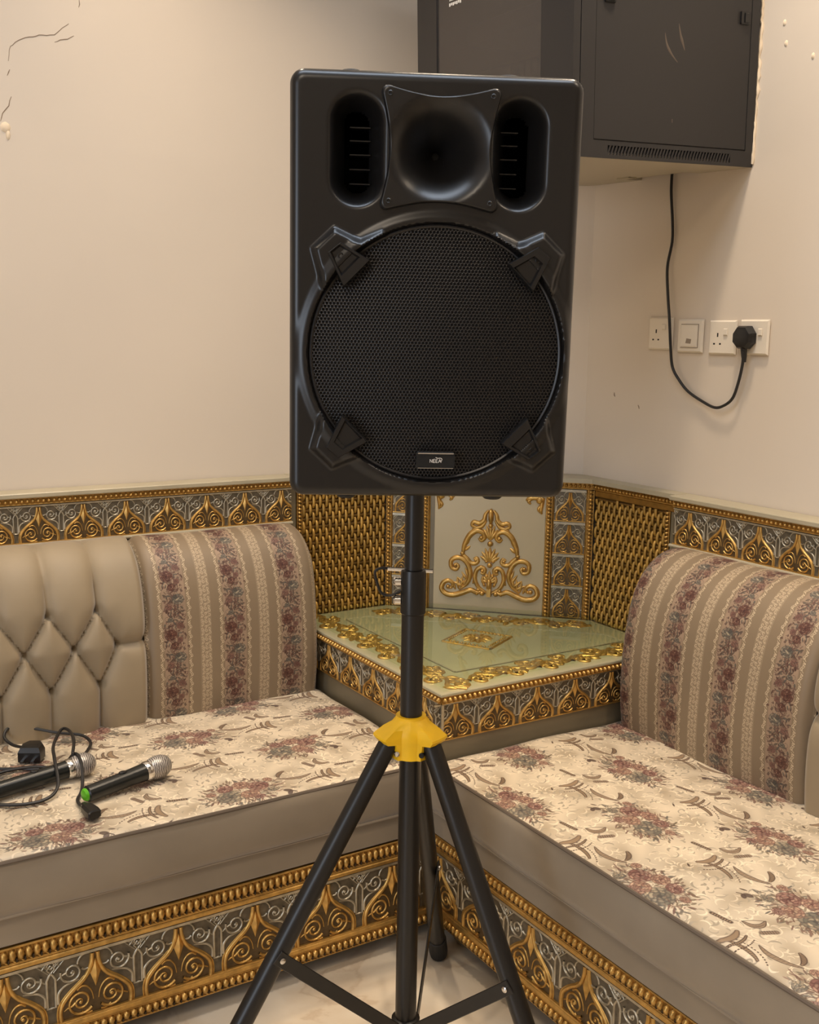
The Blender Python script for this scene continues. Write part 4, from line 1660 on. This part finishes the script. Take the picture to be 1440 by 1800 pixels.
def mic(head, tail, label, cap=True):
    h, t = np.array(head, float), np.array(tail, float)
    d = h - t
    L = np.linalg.norm(d)
    d /= L
    o = thing('microphone', label, 'microphone', tuple((h + t) / 2 - np.array((0, 0, .015))), 'wireless microphones on the left seat')
    b = MB()
    b.lathe([(.0125, 0), (.0165, .003), (.0168, .05), (.0172, .09), (.0178, L - .052), (.0186, L - .034), (.0190, L - .026)], tuple(t), tuple(d), 24)
    bo = obj('handle', b, M_micb, o)
    b = MB()
    sw_ = np.array((0, 0, .0175)) + d * (L * .52)
    b.ell(tuple(t + sw_), (.009, .006, .003), 10, 5)
    obj('switch', b, M_black2, bo)
    b = MB()
    b.lathe([(.0192, L - .028), (.0212, L - .024), (.0212, L - .018), (.0205, L - .015)], tuple(t), tuple(d), 24)
    obj('neck_ring', b, M_chrome, o)
    b = MB()
    b.lathe([(.0195, L - .016), (.0232, L - .006), (.0248, L + .006), (.0236, L + .018), (.0190, L + .028), (.011, L + .0345), (.004, L + .036)], tuple(t), tuple(d), 24)
    obj('mesh_head', b, M_mesh, o, 60)
    if cap:
        b = MB()
        b.lathe([(.0130, .002), (.0134, -.002), (.011, -.0055), (.005, -.007)], tuple(t), tuple(d), 20)
        obj('end_cap', b, M_green, o, label='bright green end cap')
    return o


mic((-1.330, -.573, SZ + .0255), (-1.487, -.616, SZ + .018), 'black wireless microphone with a bright green end cap, lying on the left seat')
mic((-1.466, -.485, SZ + .0265), (-1.662, -.519, SZ + .019), 'black wireless microphone lying under a loop of cord at the left seat back')

ct = thing('power_cord', 'black power cord with two plugs, looped over a microphone on the left seat', 'cord', (-1.48, -.40, SZ))
z = SZ + .004
P = [(-1.532, -.305, z + .012), (-1.552, -.255, z + .006), (-1.563, -.222, z + .016), (-1.545, -.206, z + .03), (-1.50, -.215, z + .022), (-1.45, -.245, z + .012), (-1.405, -.268, z + .006), (-1.392, -.30, z), (-1.405, -.345, z + .002), (-1.44, -.400, z + .004), (-1.468, -.46, z + .040), (-1.475, -.475, z + .048),
     (-1.458, -.42, z + .055), (-1.445, -.335, z + .045), (-1.452, -.30, z + .04), (-1.475, -.34, z + .038), (-1.502, -.42, z + .047), (-1.515, -.485, z + .046), (-1.525, -.545, z + .012), (-1.56, -.57, z), (-1.62, -.56, z), (-1.68, -.50, z), (-1.66, -.42, z), (-1.60, -.385, z), (-1.54, -.40, z + .004), (-1.49, -.43, z + .004), (-1.470, -.47, z + .045), (-1.468, -.515, z + .036), (-1.480, -.56, z + .004), (-1.500, -.60, z), (-1.503, -.635, z + .002), (-1.499, -.662, z + .008)]
b = MB()
b.tube(catmull(P, 7), .0036, 8)
obj('cord', b, M_cord, ct)
b = MB()
P2 = [(-1.70, -.36, z), (-1.64, -.352, z), (-1.59, -.372, z), (-1.53, -.41, z)]
b.tube(catmull(P2, 7), .0036, 8)
obj('cord', b, M_cord, ct)


def rotz(a):
    c, q = math.cos(a), math.sin(a)
    return np.array([[c, -q, 0], [q, c, 0], [0, 0, 1]])


b = MB()
pc = np.array((-1.527, -.335, SZ))
Rz_ = rotz(-.5)
T = lambda V: pc + V @ Rz_.T
b.rings([np.c_[np.array([(-.024, -.026), (.024, -.026), (.026, .006), (.014, .028), (-.014, .028), (-.026, .006)]) * s, np.full(6, zz)] for zz, s in ((.001, .9), (.004, 1), (.024, 1), (.034, .82), (.036, .6))], 0, T=T)
pl = obj('wall_plug', b, M_black2, ct, 25)
b = MB()
for q in ((-.011, -.008), (.011, -.008)):
    b.box((q[0] - .003, -.045, .008), (q[0] + .003, -.024, .012), 0, T)
obj('pins', b, M_chrome, pl)
b = MB()
pc2 = np.array((-1.4975, -.676, SZ))
Rz2 = rotz(.12)
T = lambda V: pc2 + V @ Rz2.T
b.rings([np.c_[np.full(8, 0) + np.array([(-1, -.6), (-.6, -1), (.6, -1), (1, -.6), (1, .6), (.6, 1), (-.6, 1), (-1, .6)])[:, 0] * w, np.full(8, yy), .012 + np.array([(-1, -.6), (-.6, -1), (.6, -1), (1, -.6), (1, .6), (.6, 1), (-.6, 1), (-1, .6)])[:, 1] * hq] for yy, w, hq in ((.030, .005, .005), (.016, .007, .006), (.012, .012, .009), (-.010, .014, .010), (-.026, .013, .009), (-.028, .011, .007))], 0, T=T)
obj('appliance_plug', b, M_black2, ct, 30)

# ------------------------------------------------------------------ wall sockets
def wall_T(y, z):
    # u to the viewer's right along the right wall, v up, w out of the wall
    return lambda V: np.c_[W0 - V[:, 2], y - V[:, 0], z + V[:, 1]]


def plate(name, y, z, label, cat, group):
    o = thing(name, label, cat, (W0, y, z), group)
    b = MB()
    b.bbox((-.042, -.041, 0), (.042, .041, .009), .004, 0, wall_T(y, z))
    b.f = [f[::-1] for f in b.f]
    return o, obj('faceplate', b, M_white, o)


def face(name, fn, m, par):
    b = MB()
    fn(b)
    b.f = [f[::-1] for f in b.f]
    return obj(name, b, m, par)


def holes(o, fp, T):
    face('pin_hole', lambda b: b.box((-.0155, .001, .0088), (-.0115, .0105, .0092), 0, T), M_deep, fp)
    face('pin_hole', lambda b: b.box((-.0260, -.0175, .0088), (-.0205, -.0135, .0092), 0, T), M_deep, fp)
    face('pin_hole', lambda b: b.box((-.0075, -.0175, .0088), (-.0020, -.0135, .0092), 0, T), M_deep, fp)


G_ = 'sockets in a row on the right wall'
o, fp = plate('wall_socket', -.637, 1.4105, 'white wall socket with bare pin holes, partly crossed by the hanging cable', 'socket', G_)
T = wall_T(-.637, 1.4105)
holes(o, fp, T)
face('switch_rocker', lambda b: b.bbox((.008, .010, .009), (.020, .024, .0125), .0015, 0, T), M_white, o)
o, fp = plate('light_switch', -.739, 1.4055, 'white square light switch with a worn grey smudge on its rocker', 'switch', G_)
T = wall_T(-.739, 1.4055)
face('switch_rocker', lambda b: b.bbox((-.028, -.028, .009), (.028, .028, .0128), .003, 0, T), M_white, o)
face('rocker_gap', lambda b: b.box((-.0295, -.0295, .0088), (.0295, .0295, .0093), 0, T), M_smudge, fp)
face('smudge', lambda b: b.prism([(-.009, -.018), (.008, -.019), (.010, -.008), (-.006, -.006)], .0126, .0131, 0, T), M_smudge, o)
o, fp = plate('wall_socket', -.8435, 1.4030, 'white wall socket with bare pin holes beside the plugged-in socket', 'socket', G_)
T = wall_T(-.8435, 1.4030)
holes(o, fp, T)
face('switch_rocker', lambda b: b.bbox((.006, .005, .009), (.018, .021, .0125), .0015, 0, T), M_white, o)
o, fp = plate('wall_socket', -.939, 1.4045, 'white wall socket holding the black plug at the end of the row', 'socket', G_)
T = wall_T(-.939, 1.4045)
face('switch_rocker', lambda b: b.bbox((.014, .004, .009), (.026, .020, .0125), .0015, 0, T), M_white, o)

# cable from the cabinet to the plug
cb = thing('rack_cable', 'black cable hanging from the wall cabinet down to a plug in the last socket', 'cable', (0, -.79, 1.4))
yz = [(-.652, 1.86), (-.651, 1.826), (-.650, 1.765), (-.660, 1.688), (-.662, 1.639), (-.653, 1.576), (-.663, 1.505), (-.675, 1.448), (-.683, 1.377), (-.692, 1.327), (-.716, 1.295), (-.747, 1.268), (-.792, 1.247), (-.836, 1.234), (-.867, 1.24), (-.896, 1.26), (-.913, 1.299), (-.924, 1.342), (-.928, 1.372)]
xo = np.interp(np.arange(len(yz)), [0, 4, 7, 12, 17, 18], [.004, .006, -.002, .006, -.008, -.012])
b = MB()
b.tube(catmull(np.c_[xo, np.array(yz)], 6), .0036, 10)
obj('cord', b, M_cord, cb)
T = wall_T(-.922, 1.4035)
b = MB()
oct_ = np.array([(-.014, .027), (.014, .027), (.027, .010), (.027, -.012), (.012, -.026), (-.012, -.026), (-.027, -.012), (-.027, .010)])
b.rings([np.c_[oct_ * s, np.full(8, w)] for w, s in ((.0092, .94), (.012, 1), (.026, 1), (.034, .86), (.036, .7))], 0, T=T)
b.f = [f[::-1] for f in b.f]
pl = obj('plug', b, M_black2, cb, 25)
b = MB()
b.lathe([(.008, 0), (.0065, -.02), (.0045, -.034)], (W0 - .022, -.9235, 1.380), (0, .12, 1), 12)
obj('strain_relief', b, M_cord, pl)

# ------------------------------------------------------------------ wall cabinet for network gear
RKR = np.array([[0.9987, -0.0027, -0.0503], [0.0014, 0.9996, -0.0268], [0.0504, 0.0267, 0.9984]])
RKO = (.0145, -.8936, 1.7931)
rk = thing('wall_cabinet', 'dark grey steel network cabinet with a glass door, hung on the right wall', 'cabinet', RKO, rot=RKR.tolist())
DD, WW, HH = .546, .560, .62
b = MB()
# shell: bottom, top, far side, back, near-side core
b.box((-DD + .02, 0.004, HH - .012), (0, WW, HH))
b.box((-DD + .02, WW - .012, .012), (0, WW, HH - .012))
b.box((-.012, .004, .012), (0, WW - .012, HH - .012))
b.box((-DD + .02, .004, .012), (-.012, .012, HH - .012))
obj('shell', b, M_rack, rk, 0, local=True)
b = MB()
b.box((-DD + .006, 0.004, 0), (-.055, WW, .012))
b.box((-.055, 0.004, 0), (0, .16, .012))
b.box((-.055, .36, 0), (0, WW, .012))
obj('bottom_plate', b, mat('cream_underside', (0.42, 0.37, 0.28), .45), rk, 0, local=True)  # cream underside, paler than the steel shell
b = MB()
b.box((-.10, .30, -.003), (-.094, .345, 0))
b.box((-.10, .30, -.003), (-.075, .304, 0))
obj('cable_clip', b, M_ledge, rk, 0, local=True)
# near side: rails around the lift-off panel, vent row below
b = MB()
b.box((-DD + .02, 0, 0), (0, .005, .007))
b.box((-DD + .02, 0, .026), (0, .005, .0345))
b.box((-DD + .02, 0, .007), (-.447, .005, .026))
b.box((-.075, 0, .007), (0, .005, .026))
b.box((-DD + .02, 0, .0345), (-.487, .005, HH))
b.box((-.026, 0, .0345), (0, .005, HH))
b.box((-.487, 0, HH - .035), (-.026, .005, HH))
obj('side_frame', b, M_rack, rk, 0, local=True)
b = MB()
b.bbox((-.4855, .0008, .0365), (-.0275, .006, HH - .037), .0012, 0)
pnl = obj('side_panel', b, M_rack, rk, 0, local=True)
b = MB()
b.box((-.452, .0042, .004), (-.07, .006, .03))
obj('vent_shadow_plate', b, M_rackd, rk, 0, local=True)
b = MB()
nb = 40
for i in range(nb):
    x = -.447 + .372 * (i + .5) / nb
    b.add([(x - .006, .0003, .007), (x - .0015, .0003, .007), (x + .006, .0003, .026), (x + .0015, .0003, .026), (x - .006, .0035, .007), (x - .0015, .0035, .007), (x + .006, .0035, .026), (x + .0015, .0035, .026)],
          [(0, 1, 2, 3), (4, 7, 6, 5), (0, 4, 5, 1), (1, 5, 6, 2), (2, 6, 7, 3), (3, 7, 4, 0)])
o = obj('vent_slats', b, M_rack, rk, 0, local=True)
o['kind'] = 'stuff'
for x in (-.451, -.050):
    b = MB()
    b.bbox((x - .014, -.004, .303), (x + .014, .002, .330), .002, 0)
    b.bbox((x - .004, -.006, .306), (x + .010, -.003, .327), .0015, 0)
    obj('side_latch', b, M_rackd if x < -.2 else M_black2, pnl, 30, local=True)
# scuffed mark and a chip on the side panel
b = MB()
TS = lambda V: np.c_[V[:, 0], .0008 - V[:, 2], V[:, 1]]
b.ridge(catmull([(-.292, .262), (-.286, .240), (-.272, .222), (-.252, .206)], 5), np.interp(np.linspace(0, 1, 16), [0, .5, 1], [.0006, .0035, .0006]), 0, TS, .15)
b.ridge(catmull([(-.252, .284), (-.246, .262), (-.238, .245), (-.232, .232)], 5), np.interp(np.linspace(0, 1, 16), [0, .5, 1], [.0006, .004, .0006]), 0, TS, .15)
b.ridge([(-.262, .090), (-.2615, .082)], .0012, 0, TS, .3)
obj('scuff_mark', b, mat('worn_paint', (0.10, 0.075, 0.055), .5), pnl, 60, local=True)['kind'] = 'stuff'
# door: frame, glass
XF = -DD
b = MB()
b.bbox((XF, 0, 0), (XF + .018, .104, HH), .002)
b.bbox((XF, .497, 0), (XF + .018, WW + .020, HH), .002)
b.box((XF + .0005, .104, 0), (XF + .018, .497, .05))
b.box((XF + .0005, .104, HH - .05), (XF + .018, .497, HH))
dr = obj('door_frame', b, M_rack, rk, 0, local=True)
b = MB()
b.box((XF + .004, .104, .05), (XF + .008, .497, HH - .05))
obj('glass_pane', b, M_tint, dr, 0, local=True)
# gear inside
b = MB()
b.bbox((XF + .07, .10, .19), (XF + .30, .47, .234), .002)
pp = obj('patch_panel', b, M_rack, rk, 0, local=True)
for k in range(8):
    y = .125 + k * .024
    b = MB()
    b.box((XF + .066, y, .198), (XF + .0705, y + .017, .226))
    obj('port', b, M_port, pp, 0, local=True)
b = MB()
b.bbox((XF + .07, .10, .30), (XF + .25, .47, .344), .002)
obj('network_switch', b, M_rackd, rk, 0, local=True)
b = MB()
TL_ = lambda V: np.c_[XF + .0038 - V[:, 2] * .3, V[:, 0], V[:, 1]]
for k in range(7):
    y = .446 - k * .0072
    b.box((y - .0028, .3745 + (k % 2) * .0015, 0), (y + .0024, .3815, .001), 0, TL_)
    b.box((y - .0028, .3860, 0), (y + .0015 + (k % 3) * .001, .3885, .001), 0, TL_)
obj('door_sticker', b, M_print, dr, 0, local=True)
# rough plaster fillet where the cabinet meets the wall
b = MB()
zz = np.linspace(1.80, 2.40, 60)
pp_ = np.c_[np.full(60, .0135), -.893 - .002 + rng.normal(0, .0016, 60) - .0 * zz, zz]
b.tube(pp_, .003 + np.abs(rng.normal(0, .0016, 60)), 6)
obj('plaster_bead', b, M_plaster, wall_r, 60)
